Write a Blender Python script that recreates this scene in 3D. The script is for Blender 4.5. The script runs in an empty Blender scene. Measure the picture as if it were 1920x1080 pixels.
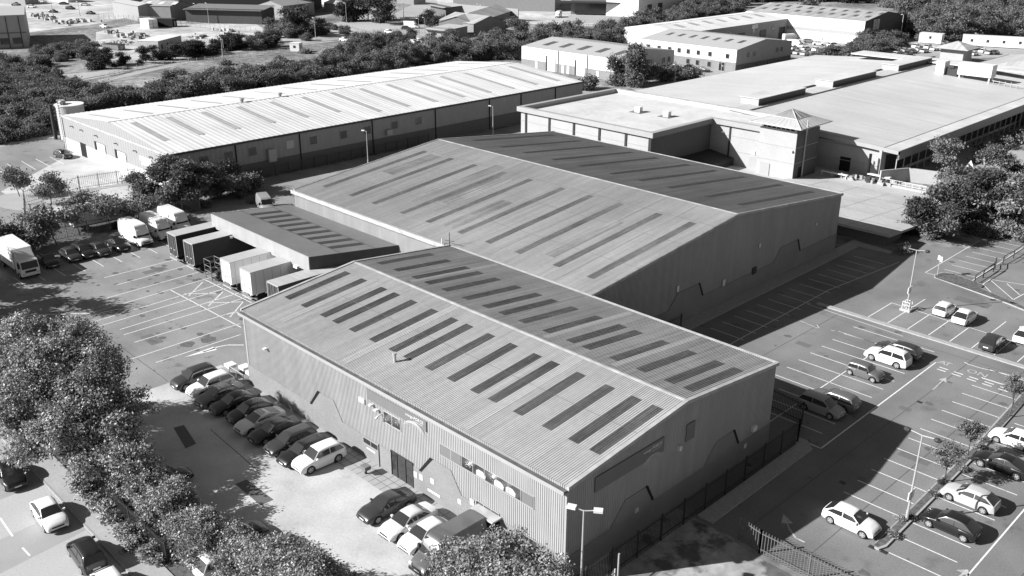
import bpy, bmesh, math, random
import numpy as np
from mathutils import Vector, Matrix
R = math.radians
random.seed(7)
SC = bpy.context.scene
COL = SC.collection

# ------------------------------------------------------------------ camera, sky, sun, exposure
CAM = np.array([35.19, -40.29, 43.6]); FPX = 1770.5
def _axes(yaw, pitch, roll):
    cy, sy = math.cos(yaw), math.sin(yaw)
    f = np.array([sy*math.cos(pitch), cy*math.cos(pitch), -math.sin(pitch)])
    r = np.array([cy, -sy, 0.]); u = np.cross(r, f)
    c, s = math.cos(roll), math.sin(roll)
    return c*r+s*u, -s*r+c*u, f
AR, AU, AD = _axes(-.7877, .3816, .0042)
cam = bpy.data.cameras.new("camera"); camo = bpy.data.objects.new("camera", cam); COL.objects.link(camo)
m = Matrix(((AR[0], AU[0], -AD[0], CAM[0]), (AR[1], AU[1], -AD[1], CAM[1]), (AR[2], AU[2], -AD[2], CAM[2]), (0, 0, 0, 1)))
camo.matrix_world = m
cam.sensor_width = 36; cam.lens = 36*FPX/1920; cam.clip_start = .5; cam.clip_end = 4000
SC.camera = camo
SUNV = Vector((.946, 1.453, -1)).normalized()       # the way the light travels
elev = math.asin(-SUNV.z)
sun = bpy.data.lights.new("sun", 'SUN'); sun.energy = 4.6; sun.angle = R(.5); sun.color = (1, 1, 1)
suno = bpy.data.objects.new("sun", sun); COL.objects.link(suno)
suno.rotation_euler = SUNV.to_track_quat('-Z', 'Y').to_euler(); suno.location = (-40, -60, 80)
W = bpy.data.worlds.new("World"); SC.world = W; W.use_nodes = True
nt = W.node_tree; bg = nt.nodes['Background']
sky = nt.nodes.new('ShaderNodeTexSky'); sky.sky_type = 'NISHITA'; sky.sun_disc = False
sky.sun_elevation = elev; sky.sun_rotation = math.atan2(-SUNV.x, -SUNV.y)
sky.air_density = .75; sky.dust_density = .5
bw = nt.nodes.new('ShaderNodeRGBToBW')
nt.links.new(sky.outputs[0], bw.inputs[0]); nt.links.new(bw.outputs[0], bg.inputs[0]); bg.inputs[1].default_value = .05
SC.view_settings.view_transform = 'Standard'; SC.view_settings.look = 'None'
SC.view_settings.exposure = 1.2; SC.view_settings.gamma = 1
SC.cycles.max_bounces = 5; SC.cycles.diffuse_bounces = 2

def G(px, py, z=0.):
    """the point at height z seen at a pixel of the 1920 x 1080 photograph"""
    v = AD+AR*(px-960)/FPX-AU*(py-540)/FPX
    p = CAM+v*(z-CAM[2])/v[2]
    return Vector(p)

# ------------------------------------------------------------------ materials
def mat(name, base, rough=.8, var=.0, scale=1., spec=.3, metal=0., streak=None, coat=0., var2=0., scale2=.05, bump=0., trans=0., patch=None):
    """grey procedural material: base value with noise of two scales, streaks along an axis, bump"""
    M = bpy.data.materials.new(name); M.use_nodes = True; n = M.node_tree; L = n.links.new
    b = n.nodes['Principled BSDF']
    b.inputs['Roughness'].default_value = rough; b.inputs['Metallic'].default_value = metal
    b.inputs['Specular IOR Level'].default_value = spec
    if coat: b.inputs['Coat Weight'].default_value = coat; b.inputs['Coat Roughness'].default_value = .08
    b.inputs['Base Color'].default_value = (base, base, base, 1)
    tc = n.nodes.new('ShaderNodeTexCoord')
    cur = None
    def mul(sock):
        nonlocal cur
        if cur is None: cur = sock; return
        q = n.nodes.new('ShaderNodeMath'); q.operation = 'MULTIPLY'; L(cur, q.inputs[0]); L(sock, q.inputs[1]); cur = q.outputs[0]
    def noise(sc, amp, detail=5, vec=None, lo=None, rg=.55):
        t = n.nodes.new('ShaderNodeTexNoise'); t.inputs['Scale'].default_value = sc; t.inputs['Detail'].default_value = detail
        t.inputs['Roughness'].default_value = rg
        L(vec or tc.outputs['Object'], t.inputs['Vector'])
        r = n.nodes.new('ShaderNodeMapRange'); r.inputs[1].default_value = .3; r.inputs[2].default_value = .7
        r.inputs[3].default_value = 1-amp; r.inputs[4].default_value = 1+amp
        if lo: r.inputs[1].default_value, r.inputs[2].default_value, r.inputs[3].default_value, r.inputs[4].default_value = lo
        L(t.outputs['Fac'], r.inputs[0]); mul(r.outputs[0])
        return t
    if var: tn = noise(scale, var)
    if var2: noise(scale2, var2, 3)
    if streak:
        sx, sy, sz, amp = streak
        mp = n.nodes.new('ShaderNodeMapping'); mp.inputs['Scale'].default_value = (sx, sy, sz); L(tc.outputs['Object'], mp.inputs[0])
        noise(1, amp, 6, mp.outputs[0])
    if patch:
        sc, lo, hi, v = patch
        noise(sc, 0, 4, None, (lo, hi, 1, v))
    if cur:
        q = n.nodes.new('ShaderNodeMath'); q.operation = 'MULTIPLY'; L(cur, q.inputs[0]); q.inputs[1].default_value = base
        q.use_clamp = True
        cb = n.nodes.new('ShaderNodeCombineColor')
        for i in range(3): L(q.outputs[0], cb.inputs[i])
        L(cb.outputs[0], b.inputs['Base Color'])
    if bump:
        t = n.nodes.new('ShaderNodeTexNoise'); t.inputs['Scale'].default_value = 12; L(tc.outputs['Object'], t.inputs['Vector'])
        bp = n.nodes.new('ShaderNodeBump'); bp.inputs['Strength'].default_value = bump; bp.inputs['Distance'].default_value = .05
        L(t.outputs['Fac'], bp.inputs['Height']); L(bp.outputs[0], b.inputs['Normal'])
    return M
M = {}
M['ground'] = mat('dry_grass', .19, .95, .5, .5, var2=.45, scale2=.05, spec=.1, bump=.4)
M['carpark'] = mat('carpark_asphalt', .162, .85, .14, 7, var2=.20, scale2=.11, spec=.25, patch=(.33, .60, .70, .76), streak=(.25, .04, 1, .12))
M['yard'] = mat('yard_asphalt', .20, .85, .13, 5, var2=.20, scale2=.13, spec=.25, patch=(.45, .61, .69, .66), streak=(.05, .3, 1, .12))
M['street'] = mat('street_asphalt', .29, .85, .08, 8, var2=.14, scale2=.15, spec=.2)
M['fore'] = mat('pale_concrete', .40, .85, .10, 5, var2=.16, scale2=.25, spec=.2, patch=(.4, .62, .72, .85))
M['farroad'] = mat('far_road', .30, .85, .1, .8, var2=.15, scale2=.03, spec=.2)
M['faryard'] = mat('far_yard', .38, .9, .25, .25, var2=.3, scale2=.05, spec=.1)
M['path'] = mat('pavement', .30, .85, .08, 4, var2=.1, scale2=.2, spec=.2)
M['kerb'] = mat('kerb_stone', .30, .8, .12, 3, spec=.2)
M['line'] = mat('road_paint', .62, .7, .16, 5, spec=.3, patch=(2.2, .6, .75, .55))
M['linedim'] = mat('worn_road_paint', .36, .8, .25, 3, spec=.2)
M['soil'] = mat('verge_soil', .10, .95, .4, 2.5, spec=.1, bump=.5)
M['concrete'] = mat('service_concrete', .38, .85, .08, 1.5, var2=.12, scale2=.15, spec=.2)
M['slabdirt'] = mat('dirty_concrete', .30, .85, .2, 1.5, var2=.3, scale2=.3, spec=.2, patch=(.35, .5, .58, .35))
# building skins
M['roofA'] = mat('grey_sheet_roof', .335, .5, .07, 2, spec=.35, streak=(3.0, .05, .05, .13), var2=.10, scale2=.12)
M['roofAf'] = mat('grey_sheet_roof_darker', .265, .5, .07, 2, spec=.3, streak=(3.0, .05, .05, .2), var2=.16, scale2=.12)  # far slope: darker base and stronger streaks than the near slope
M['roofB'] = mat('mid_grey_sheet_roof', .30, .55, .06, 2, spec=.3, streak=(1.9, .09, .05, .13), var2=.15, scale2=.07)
M['roofBf'] = mat('mid_grey_sheet_roof_darker', .175, .55, .06, 2, spec=.25, streak=(1.6, .07, .05, .2), var2=.2, scale2=.06)  # far slope of the large roof, darker and more streaked than the near one
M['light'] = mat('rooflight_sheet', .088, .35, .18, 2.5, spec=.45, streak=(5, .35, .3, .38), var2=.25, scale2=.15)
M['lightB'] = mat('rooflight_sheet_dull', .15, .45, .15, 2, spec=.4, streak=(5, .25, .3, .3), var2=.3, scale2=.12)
M['verge'] = mat('verge_flashing', .33, .5, .12, 1.3, spec=.3, streak=(1, .8, 1, .2))
M['stain'] = mat('stained_sheet_roof', .255, .55, .1, 2, spec=.3, streak=(2.2, .06, .05, .35), var2=.25, scale2=.15)
M['newsheet'] = mat('newer_sheet_roof', .37, .5, .06, 2, spec=.35, streak=(3, .05, .05, .1))
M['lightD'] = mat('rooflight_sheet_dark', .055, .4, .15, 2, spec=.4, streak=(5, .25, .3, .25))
M['ridge'] = mat('ridge_capping', .38, .5, .12, 1.3, spec=.3, streak=(.7, .3, 1, .22))
M['trim'] = mat('grey_trim', .30, .5, .05, 1, spec=.3)
M['gutter'] = mat('gutter_lining', .10, .7, .3, 1.5, spec=.2)
M['cladA'] = mat('grey_wall_cladding', .30, .5, .05, .8, spec=.3, streak=(1.2, 1.2, .06, .08))
M['cladB'] = mat('silver_wall_cladding', .30, .5, .05, .8, spec=.3, streak=(1.2, 1.2, .06, .08))
M['brick'] = mat('grey_brick', .205, .9, .12, 9, spec=.1, var2=.08, scale2=.4)
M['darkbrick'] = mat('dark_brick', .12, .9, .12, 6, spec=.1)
M['sign'] = mat('grey_sign_panel', .145, .5, .03, 1, spec=.4)
M['white'] = mat('white_paint', .60, .5, .03, 1, spec=.3)
M['dark'] = mat('dark_metal', .03, .5, .1, 2, spec=.4)
M['black'] = mat('black_recess', .012, .7, spec=.2)
M['glass'] = mat('window_glass', .03, .12, .3, .8, spec=.8)
M['blind'] = mat('window_blind', .42, .7, .1, 2, spec=.3)
M['steel'] = mat('galvanised_steel', .33, .45, .05, 2, spec=.4)
M['paledoor'] = mat('pale_door', .5, .6, .03, 1, spec=.3)
M['whiteroof'] = mat('white_sheet_roof', .52, .5, .03, 1, spec=.3, streak=(.04, 1.1, .05, .16), var2=.08, scale2=.08)
M['lightC'] = mat('aged_rooflight', .30, .5, .1, 1, spec=.3)
M['wallC'] = mat('pale_panel_wall', .26, .6, .04, .6, spec=.3)
M['wallCg'] = mat('dark_panel_wall', .26, .6, .05, .6, spec=.3)
M['roofE'] = mat('pale_standing_seam_roof', .36, .5, .04, 1, spec=.3, streak=(.06, 1.6, .1, .10), var2=.08, scale2=.06)
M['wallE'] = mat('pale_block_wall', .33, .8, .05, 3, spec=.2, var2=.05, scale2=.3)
M['wallE_shade'] = mat('block_wall_shaded', .10, .8, .05, 3, spec=.2)  # same block wall in a darker grey: shade painted into the side faces
M['flatroof'] = mat('pale_membrane_roof', .47, .7, .06, 1, spec=.2, var2=.12, scale2=.16, patch=(.3, .58, .68, .88))
M['roofF'] = mat('grey_unit_roof', .36, .55, .04, 1, spec=.3)
M['roofI'] = mat('striped_unit_roof', .30, .55, .04, 1, spec=.3, streak=(.5, .1, .1, .25))
M['canroof'] = mat('canopy_roof', .125, .5, .05, 1, spec=.3, var2=.08, scale2=.2)
M['shed'] = mat('dark_shed_wall', .06, .7, .1, 1, spec=.2)
M['shedroof'] = mat('shed_roof', .16, .6, .1, 1, spec=.3)
M['tyre'] = mat('tyre_rubber', .02, .8, spec=.2)
M['rim'] = mat('alloy_rim', .35, .35, spec=.5, metal=.3)
M['carglass'] = mat('car_glass', .022, .08, spec=.9); M['carglass'].node_tree.nodes['Principled BSDF'].inputs['IOR'].default_value = 1.75; M['vanglass'] = mat('van_glass', .012, .1, spec=.5)
M['lamp'] = mat('headlamp_lens', .55, .15, spec=.7)
M['tail'] = mat('tail_lamp_lens', .10, .2, spec=.6)
M['plate'] = mat('number_plate', .6, .5)
M['trimblk'] = mat('black_plastic', .02, .6, spec=.3)
def paint(n, v, r=.32): return mat(n, v, r, spec=.5, coat=.5)
PAINT = {'white': paint('white_car_paint', .70), 'silver': paint('silver_car_paint', .42), 'pale': paint('pale_car_paint', .52), 'grey': paint('grey_car_paint', .10),
         'darkgrey': paint('dark_grey_car_paint', .030), 'black': paint('black_car_paint', .010), 'mid': paint('mid_grey_car_paint', .24), 'vangrey': paint('grey_van_paint', .085)}
def leafmat(name, v, tr=.35, var=.35, rough=.45, spec=.45):
    Mt = mat(name, v, rough, var, 1.1, spec=spec, var2=.3, scale2=.25)
    n = Mt.node_tree; b = n.nodes['Principled BSDF']; out = n.nodes['Material Output']
    t = n.nodes.new('ShaderNodeBsdfTranslucent'); t.inputs[0].default_value = (v*1.1, v*1.1, v*1.1, 1)
    mx = n.nodes.new('ShaderNodeMixShader'); mx.inputs[0].default_value = tr
    n.links.new(b.outputs[0], mx.inputs[1]); n.links.new(t.outputs[0], mx.inputs[2]); n.links.new(mx.outputs[0], out.inputs[0])
    return Mt
M['leaf'] = leafmat('leaf_mid', .21, .22, .4, .45, .35); M['leaflight'] = leafmat('leaf_pale', .36, .25, .4, .45, .35); M['leafdark'] = leafmat('leaf_dark', .05, .12, .3, .6, .2)
M['leaffar'] = leafmat('leaf_far', .15, .25, .3, .75, .1); M['leaffarlight'] = leafmat('leaf_far_pale', .22, .25, .3, .75, .1)
M['fence2'] = mat('dull_fence', .11, .6, .1, 2)
M['palewood'] = mat('fence_steel_dull', .13, .6, .1, 2)
M['bark'] = mat('bark', .09, .9, .3, 3, spec=.1)

# ------------------------------------------------------------------ mesh helpers
class MB:
    def __init__(s): s.v = []; s.f = []; s.mi = []; s.sm = []
    def quad(s, a, b, c, d, m=0):
        n = len(s.v); s.v += [tuple(a), tuple(b), tuple(c), tuple(d)]; s.f.append((n, n+1, n+2, n+3)); s.mi.append(m); return s
    def poly(s, pts, m=0):
        n = len(s.v); s.v += [tuple(p) for p in pts]; s.f.append(tuple(range(n, n+len(pts)))); s.mi.append(m); return s
    def box(s, x0, x1, y0, y1, z0, z1, m=0):
        n = len(s.v)
        s.v += [(x0, y0, z0), (x1, y0, z0), (x1, y1, z0), (x0, y1, z0), (x0, y0, z1), (x1, y0, z1), (x1, y1, z1), (x0, y1, z1)]
        s.f += [(n, n+3, n+2, n+1), (n+4, n+5, n+6, n+7), (n, n+1, n+5, n+4), (n+1, n+2, n+6, n+5), (n+2, n+3, n+7, n+6), (n+3, n, n+4, n+7)]
        s.mi += [m]*6; return s
    def prism(s, pts, z0, z1, m=0, mtop=None):
        """pts: (x,y) counter-clockwise or (x,y,z) offsets"""
        k = len(pts); n = len(s.v)
        s.v += [(p[0], p[1], z0) for p in pts]+[(p[0], p[1], z1) for p in pts]
        s.f.append(tuple(range(n+k-1, n-1, -1))); s.mi.append(m)
        s.f.append(tuple(range(n+k, n+2*k))); s.mi.append(m if mtop is None else mtop)
        for i in range(k):
            j = (i+1) % k; s.f.append((n+i, n+j, n+k+j, n+k+i)); s.mi.append(m)
        return s
    def extr(s, pts, d, m=0):
        """closed solid: polygon pts (3d) pushed along vector d"""
        k = len(pts); n = len(s.v); d = Vector(d)
        s.v += [tuple(p) for p in pts]+[tuple(Vector(p)+d) for p in pts]
        s.f.append(tuple(range(n+k-1, n-1, -1))); s.f.append(tuple(range(n+k, n+2*k))); s.mi += [m, m]
        for i in range(k):
            j = (i+1) % k; s.f.append((n+i, n+j, n+k+j, n+k+i)); s.mi.append(m)
        return s
    def tube(s, a, b, r0, r1=None, n=8, m=0, cap=True):
        r1 = r0 if r1 is None else r1; a = Vector(a); b = Vector(b); d = (b-a)
        if d.length < 1e-6: return s
        q = d.to_track_quat('Z', 'Y'); k = len(s.v)
        for p, r in ((a, r0), (b, r1)):
            for i in range(n):
                t = 2*math.pi*i/n; s.v.append(tuple(p+q @ Vector((r*math.cos(t), r*math.sin(t), 0))))
        for i in range(n):
            j = (i+1) % n; s.f.append((k+i, k+j, k+n+j, k+n+i)); s.mi.append(m)
        if cap: s.f.append(tuple(range(k+n-1, k-1, -1))); s.f.append(tuple(range(k+n, k+2*n))); s.mi += [m, m]
        return s
    def build(s, name, mats, parent=None, smooth=False, local=False):
        me = bpy.data.meshes.new(name); off = Vector((0, 0, 0))
        if parent is not None and not local:
            p = parent
            while p is not None: off += Vector(p.location); p = p.parent
        v = np.array(s.v, dtype=float).reshape(-1, 3)-np.array(off)
        me.from_pydata(v.tolist(), [], s.f)
        if not isinstance(mats, (list, tuple)): mats = [mats]
        for x in mats: me.materials.append(x)
        me.polygons.foreach_set('material_index', s.mi)
        if smooth: me.polygons.foreach_set('use_smooth', [True]*len(me.polygons))
        me.update()
        o = bpy.data.objects.new(name, me); COL.objects.link(o)
        if parent is not None: o.parent = parent
        return o
def tag(o, label, cat, group=None):
    o['label'] = label; o['category'] = cat
    if group: o['group'] = group
    return o
def thing(name, label, cat, loc=(0, 0, 0), group=None, rz=0):
    o = bpy.data.objects.new(name, None); COL.objects.link(o); o.location = loc; o.rotation_euler = (0, 0, rz)
    o.empty_display_size = .5
    return tag(o, label, cat, group)
def struct(o): o['kind'] = 'structure'; return o
def rect(name, x0, x1, y0, y1, z, m): return struct(MB().quad((x0, y0, z), (x1, y0, z), (x1, y1, z), (x0, y1, z)).build(name, m))
def sheet(name, pts, z, m): return struct(MB().poly([(p[0], p[1], z) for p in pts]).build(name, m))
def copy_tree(o, parent=None):
    c = o.copy(); COL.objects.link(c); c.parent = parent
    for ch in list(CH.get(o.name, [])): copy_tree(ch, c)
    return c
CH = {}
def index_children(root):
    kids = [x for x in bpy.data.objects if x.parent == root]
    CH[root.name] = kids
    for k in kids: index_children(k)

# ------------------------------------------------------------------ ground, roads, car parks
Z = .004
rect('ground', -1400, 600, -500, 1600, 0, M['ground'])
sheet('yard_asphalt', [(-113, -19), (-47.6, -19), (-47.6, 0), (-41.9, 0), (-41.9, 26.4), (-74, 26.4), (-74, 79), (-108.5, 79), (-108.5, 24.9), (-108.5, 24)], Z, M['yard'])
sheet('car_park_asphalt', [(2.2, 12.9), (80, 12.9), (80, 58.6), (-20.9, 58.6), (-20.9, 26.5), (0, 26.5), (0, 14)], Z, M['carpark'])
sheet('car_park_asphalt', [(-20.9, 58.6), (80, 58.6), (80, 140), (-8, 100), (-8, 92), (-20.9, 84.5)], Z, M['carpark'])
sheet('forecourt', [(-47.6, -14.6), (2.5, -14.6), (2.5, 0), (-47.6, 0)], Z, M['fore'])
sheet('concrete_apron', [(2.5, -20), (40, -20), (40, 12.2), (8, 12.2), (3, 12.9), (.0, 12.9), (.0, 0), (2.5, 0)], Z, M['slabdirt'])
rect('street', -170, 60, -46, -21.1, Z, M['street'])
rect('street_pavement', -170, 60, -21.0, -19.0, .10, M['path'])
rect('paved_strip', -25.2, -8.8, -2.2, -.02, .05, M['path'])
rect('gravel_strip', -47, -25.3, -1.1, -.02, .03, M['kerb'])
mb = MB(); mb.box(-170, 60, -21.13, -21.0, 0, .12); struct(mb.build('kerb', M['kerb']))
# dark joints of the paving and two darker trench patches in the forecourt
mb = MB()
for i in range(22): x = -25.2+i*.78; mb.quad((x, -2.2, .054), (x+.05, -2.2, .054), (x+.05, -.02, .054), (x, -.02, .054))
for k in (.73, 1.46): mb.quad((-25.2, -2.2+k, .0545), (-8.8, -2.2+k, .0545), (-8.8, -2.15+k, .0545), (-25.2, -2.15+k, .0545))
struct(mb.build('paving_joints', mat('paving_joint', .10, .9)))
P = mat('dark_patch', .10, .9, .1, 5)
a, b, c, d = [G(*q) for q in ((325, 802), (345, 797), (368, 832), (348, 841))]
sheet('asphalt_patch', [a, d, c, b], 2*Z, P)
a, b, c, d = [G(*q) for q in ((441, 908), (462, 899), (513, 937), (489, 948))]
sheet('asphalt_patch', [a, d, c, b], 2*Z, P)
# (markings follow)
# yard of the white roofed warehouse, far road, far plots
sheet('yard_concrete', [(-131, 6), (-108.6, 6), (-108.6, 25.4), (-150, 25.4)], 2*Z, M['fore'])
sheet('warehouse_parking', [(-175, -5), (-108.6, -19), (-108.6, 25.4), (-155, 25.4), (-166, 30), (-172, 16)], Z, M['yard'])
sheet('verge_kerb', [G(0, 275), G(0, 268), G(60, 258), G(116, 252), G(118, 256), G(60, 264)], 2*Z, M['fore'])
sheet('far_road', [G(-300, 205), G(-300, 178), G(183, 134), G(430, 80), G(620, 57), G(700, 45), G(790, 0), G(800, -20), G(870, -20), G(800, 40), G(640, 74), G(430, 93), G(183, 147)], 2*Z, M['farroad'])
sheet('far_road_edge', [G(183, 156), G(183, 150), G(430, 96), G(600, 77), G(640, 76), G(430, 101)], 2*Z, M['path'])
sheet('far_plot', [G(180, 113), G(180, 60), G(250, 45), G(480, 45), G(520, 70), G(400, 82), G(270, 112)], 2*Z, M['faryard'])
sheet('far_plot', [G(-100, 90), G(-100, -20), G(330, -20), G(250, 30), G(180, 45), G(60, 60)], 3*Z, M['faryard'])
sheet('far_plot', [G(700, 90), G(560, 60), G(690, 28), G(800, 22), G(860, 60), G(800, 85)], 3*Z, M['farroad'])
sheet('far_plot', [G(820, 28), G(1000, 45), G(1120, 50), G(1260, 35), G(1280, -10), G(820, -10)], 3*Z, M['faryard'])
sheet('far_yard', [G(1470, 110), G(1470, 60), G(1700, 70), G(1760, 60), G(1990, 70), G(1990, 105), G(1700, 112)], 3*Z, M['farroad'])
sheet('far_parking', [G(1110, 140), G(1200, 110), G(1480, 108), G(1480, 125), G(1250, 190)], 4*Z, M['farroad'])
sheet('lane', [(-108.5, 79), (-74, 79), (-60, 90), (-96, 91), (-98, 200), (-108.5, 128)], Z, M['yard'])
sheet('porch_path', [G(1745, 300), G(1850, 262), G(1990, 250), G(1990, 330), G(1840, 320)], 2*Z, M['path'])

lm = MB(); lz = 3*Z
def line(x0, y0, x1, y1, w=.1, mb=lm, z=lz):
    d = Vector((x1-x0, y1-y0)); l = d.length; d /= l; nx, ny = -d.y*w/2, d.x*w/2
    mb.quad((x0-nx, y0-ny, z), (x1-nx, y1-ny, z), (x1+nx, y1+ny, z), (x0+nx, y0+ny, z))
def pline(pts, w=.1, mb=None):
    mb = mb or lm
    for (a, b) in zip(pts, pts[1:]):
        p, q = G(*a), G(*b); line(p.x, p.y, q.x, q.y, w, mb)
lr = MB()
for k in range(16): line(-17.7, 41.4+2.43*k, -13.3, 41.3+2.43*k, .09, lr)
line(-13.6, 28, -14.0, 64, .09, lr); line(-14.0, 64, -12.3, 80, .09, lr)
for k in range(11):
    x0 = -6.6 if k > 2 else -3.5-1.2*k*.5
    line(max(x0, -6.6), 31.6+2.41*k, 2.55, 31.6+2.41*k, .1, lr)
line(-1.9, 30, -1.9, 52.5, .1, lr); line(3.7, 29.2, 3.7, 53.3, .12, lr); line(2.4, 29.2, 3.7, 29.2, .12, lr)
line(-13.7, 58.0, -1.5, 57.2, .08, lr)
for k in range(14): line(8.3, 24.4+2.4*k, 12.95, 24.4+2.4*k, .1, lr)
for k in range(16): line(14.0, 19.5+2.4*k, 18.3, 19.55+2.4*k, .1, lr)
line(19.4, 14, 19.4, 60, .12, lr)
for k in range(9): line(-6.7+2.33*k, 59.5, -6.7+2.33*k, 69.6 if k in (1, 5, 6, 7, 8) else 65.6, .1, lr)
line(-6.7, 65.6, 12, 64.2, .1, lr)
for k in range(8): line(-7, 81.6+2.4*k, -2.8, 81.6+2.4*k, .09, lr)
line(-8.2, 78.6, -8.2, 97, .09, lr); line(-8.2, 78.6, -2.7, 78.6, .09, lr); line(-2.8, 79, -2.8, 98, .09, lr)
pline([(1830, 541), (1857, 524), (1990, 545)], .1, lr); pline([(1857, 525), (1900, 562), (1920, 551)], .1, lr); pline([(1843, 533), (1862, 552)], .1, lr); pline([(1888, 532), (1912, 553)], .1, lr)
pline([(1555, 573), (1920, 690)], .08, lr)
for k in range(5):
    for yy in (51.9, 52.5): line(4.4+1.5*k, yy, 5.3+1.5*k, yy, .16, lr)
pline([(1808, 679), (1815, 683), (1838, 690), (1880, 700), (1920, 710)], .1, lr)
pline([(1841, 709), (1876, 720), (1930, 735)], .09, lr)
def arrow(mb, tip, tail, hw=.55, hl=1.1, w=.16, z=lz):
    a, b = G(*tip), G(*tail); d = (b-a); l = d.length; d /= l; n = Vector((-d.y, d.x, 0))
    c = a+d*hl
    mb.poly([(a.x, a.y, z), (c.x+n.x*hw, c.y+n.y*hw, z), (c.x-n.x*hw, c.y-n.y*hw, z)])
    line(c.x, c.y, b.x, b.y, w, mb, z)
struct(lr.build('bay_lines', M['line']))
dm = MB(); arrow(dm, (1774, 708), (1749, 731), .4, 1.0, .12); arrow(dm, (1815, 1068), (1795, 1085), .5, .7); arrow(dm, (1469, 964), (1480, 992), .45, 1.2, .1); pline([(1480, 992), (1492, 1009), (1509, 1017)], .16, dm)
for pts in ([(1500, 602), (1512, 606)], [(1512, 607), (1524, 611)], [(1524, 612), (1536, 616), (1532, 609)], [(1558, 619), (1566, 621)], [(1572, 621), (1580, 624)], [(1583, 626), (1640, 643)]): pline(pts, .14, dm)
struct(dm.build('faded_road_marking', M['linedim']))
# worn letters painted on the car park
def text3(name, s, size, mw, m, parent=None, ext=.01, shear=0):
    cu = bpy.data.curves.new(name, 'FONT'); cu.body = s; cu.size = size; cu.extrude = ext; cu.shear = shear
    cu.align_x = 'CENTER'; cu.align_y = 'CENTER'; cu.resolution_u = 2
    tmp = bpy.data.objects.new(name, cu); COL.objects.link(tmp)
    dg = bpy.context.evaluated_depsgraph_get(); me = bpy.data.meshes.new_from_object(tmp.evaluated_get(dg)); me.name = name
    bpy.data.objects.remove(tmp); o = bpy.data.objects.new(name, me); COL.objects.link(o)
    me.materials.clear(); me.materials.append(m); o.parent = parent; o.matrix_world = mw
    return o
p = G(1830, 702)
for s, q, mm in (('ON', (1832, 700), M['linedim']), ('A', (1767, 680), M['linedim']), ('T', (1777, 683), M['linedim'])):
    g = G(*q); struct(text3('road_lettering', s, 1.3, Matrix.Translation((g.x, g.y, lz)) @ Matrix.Rotation(0, 4, 'Z'), mm, None, .001))
ly = MB()
for q in (((195, 521), (277, 500), (347, 482)), ((217, 535), (343, 500), (370, 492)), ((183, 564), (387, 506)), ((175, 586), (413, 515)), ((177, 603), (415, 532)), ((185, 612), (452, 532)), ((225, 618), (455, 547)), ((232, 628), (480, 552)), ((252, 642), (445, 583)), ((232, 678), (449, 607)), ((292, 680), (452, 627))): pline(q, .11, ly)
pline([(320, 544), (452, 614)], .12, ly); pline([(385, 525), (472, 568)], .12, ly)
for a, b in (((380, 529), (354, 555)), ((345, 551), (405, 550)), ((418, 547), (391, 574)), ((391, 568), (456, 566)), ((456, 566), (431, 595)), ((422, 590), (452, 585))): pline([a, b], .11, ly)
pline([(0, 593), (150, 588), (207, 587), (225, 580)], .16, ly); arrow(ly, (244, 576), (222, 581), .45, 3.2)
pline([(457, 647), (427, 647), (410, 650), (382, 660)], .16, ly); arrow(ly, (345, 670), (380, 660), .45, 3.4)
for x in range(11): y = -6.4+2.45*x; line(-88.4, y, -84.4, y, .1, ly)
struct(ly.build('yard_lines', M['line']))
lf = MB()
for a, b in (((13, 307), (40, 325)), ((40, 302), (67, 318)), ((67, 298), (95, 313)), ((93, 294), (120, 308)), ((-14, 312), (15, 330)), ((130, 337), (158, 353)), ((158, 342), (182, 352)), ((186, 336), (210, 347)), ((213, 330), (235, 342))): pline([a, b], .12, lf)
pline([(195, 350), (240, 342)], .12, lf); pline([(0, 367), (16, 363)], .12, lf)
pline([(0, 971), (24, 1006)], .14, lf); pline([(42, 1027), (56, 1042)], .14, lf)
struct(lf.build('road_lines', M['line']))
rr = random.Random(77)
st = MB()
def blot(x, y, r, mb=None):
    k = 9; a0 = rr.random()*6; (mb or st).poly([(x+r*rr.uniform(.6, 1.2)*math.cos(a0+i*6.283/k), y+r*rr.uniform(.5, 1.0)*math.sin(a0+i*6.283/k), 2.5*Z) for i in range(k)])
for _ in range(150): blot(rr.uniform(-17, 40), rr.uniform(15, 100), rr.choice((.12, .2, .3, .45)))
for _ in range(90): blot(rr.uniform(-88, -48), rr.uniform(-8, 14), rr.choice((.15, .3, .5)))
for px, py, r in ((390, 637, 1.0), (287, 640, .6), (352, 645, .9), (300, 505, .9)): g = G(px, py); blot(g.x, g.y, r)
struct(st.build('oil_stains', mat('oil_stain', .105, .6, .2, 3, spec=.3)))
sm_ = MB()
for x0, y0, x1, y1 in ((5.5, 14, 6.2, 60), (10.4, 14, 10.9, 58), (-16, 56.5, 30, 56.2), (22, 14, 22.5, 60), (-10, 28, -9.5, 58), (-90, -5.2, -48, -5.6), (-36.5, -7.2, -27.5, -7.7)): line(x0, y0, x1, y1, .07, sm_, 2.6*Z)
struct(sm_.build('tarmac_joints', mat('tarmac_joint', .09, .8)))
pt = MB()
for x0, y0, w_, h_ in ((5.2, 41, 1.1, .8), (8.8, 33, 2.6, 1.2), (-9, 47, 1.6, .9), (21, 36, 2.2, 4), (-60, -3, 3, 1.4), (-79, 6, 1.2, 3), (-2, 72, 4, 1.6)): pt.quad((x0, y0, 2.2*Z), (x0+w_, y0, 2.2*Z), (x0+w_, y0+h_, 2.2*Z), (x0, y0+h_, 2.2*Z))
sp = MB(); sp.quad((-37.5, -46, 2*Z), (-30.5, -46, 2*Z), (-33.2, -21.2, 2*Z), (-38.2, -21.2, 2*Z)); sp.quad((-26.2, -46, 2*Z), (-12, -46, 2*Z), (-17, -21.2, 2*Z), (-29.4, -21.2, 2*Z))
struct(sp.build('street_patches', mat('street_patch', .345, .85, .08, 6, var2=.1)))
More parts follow.
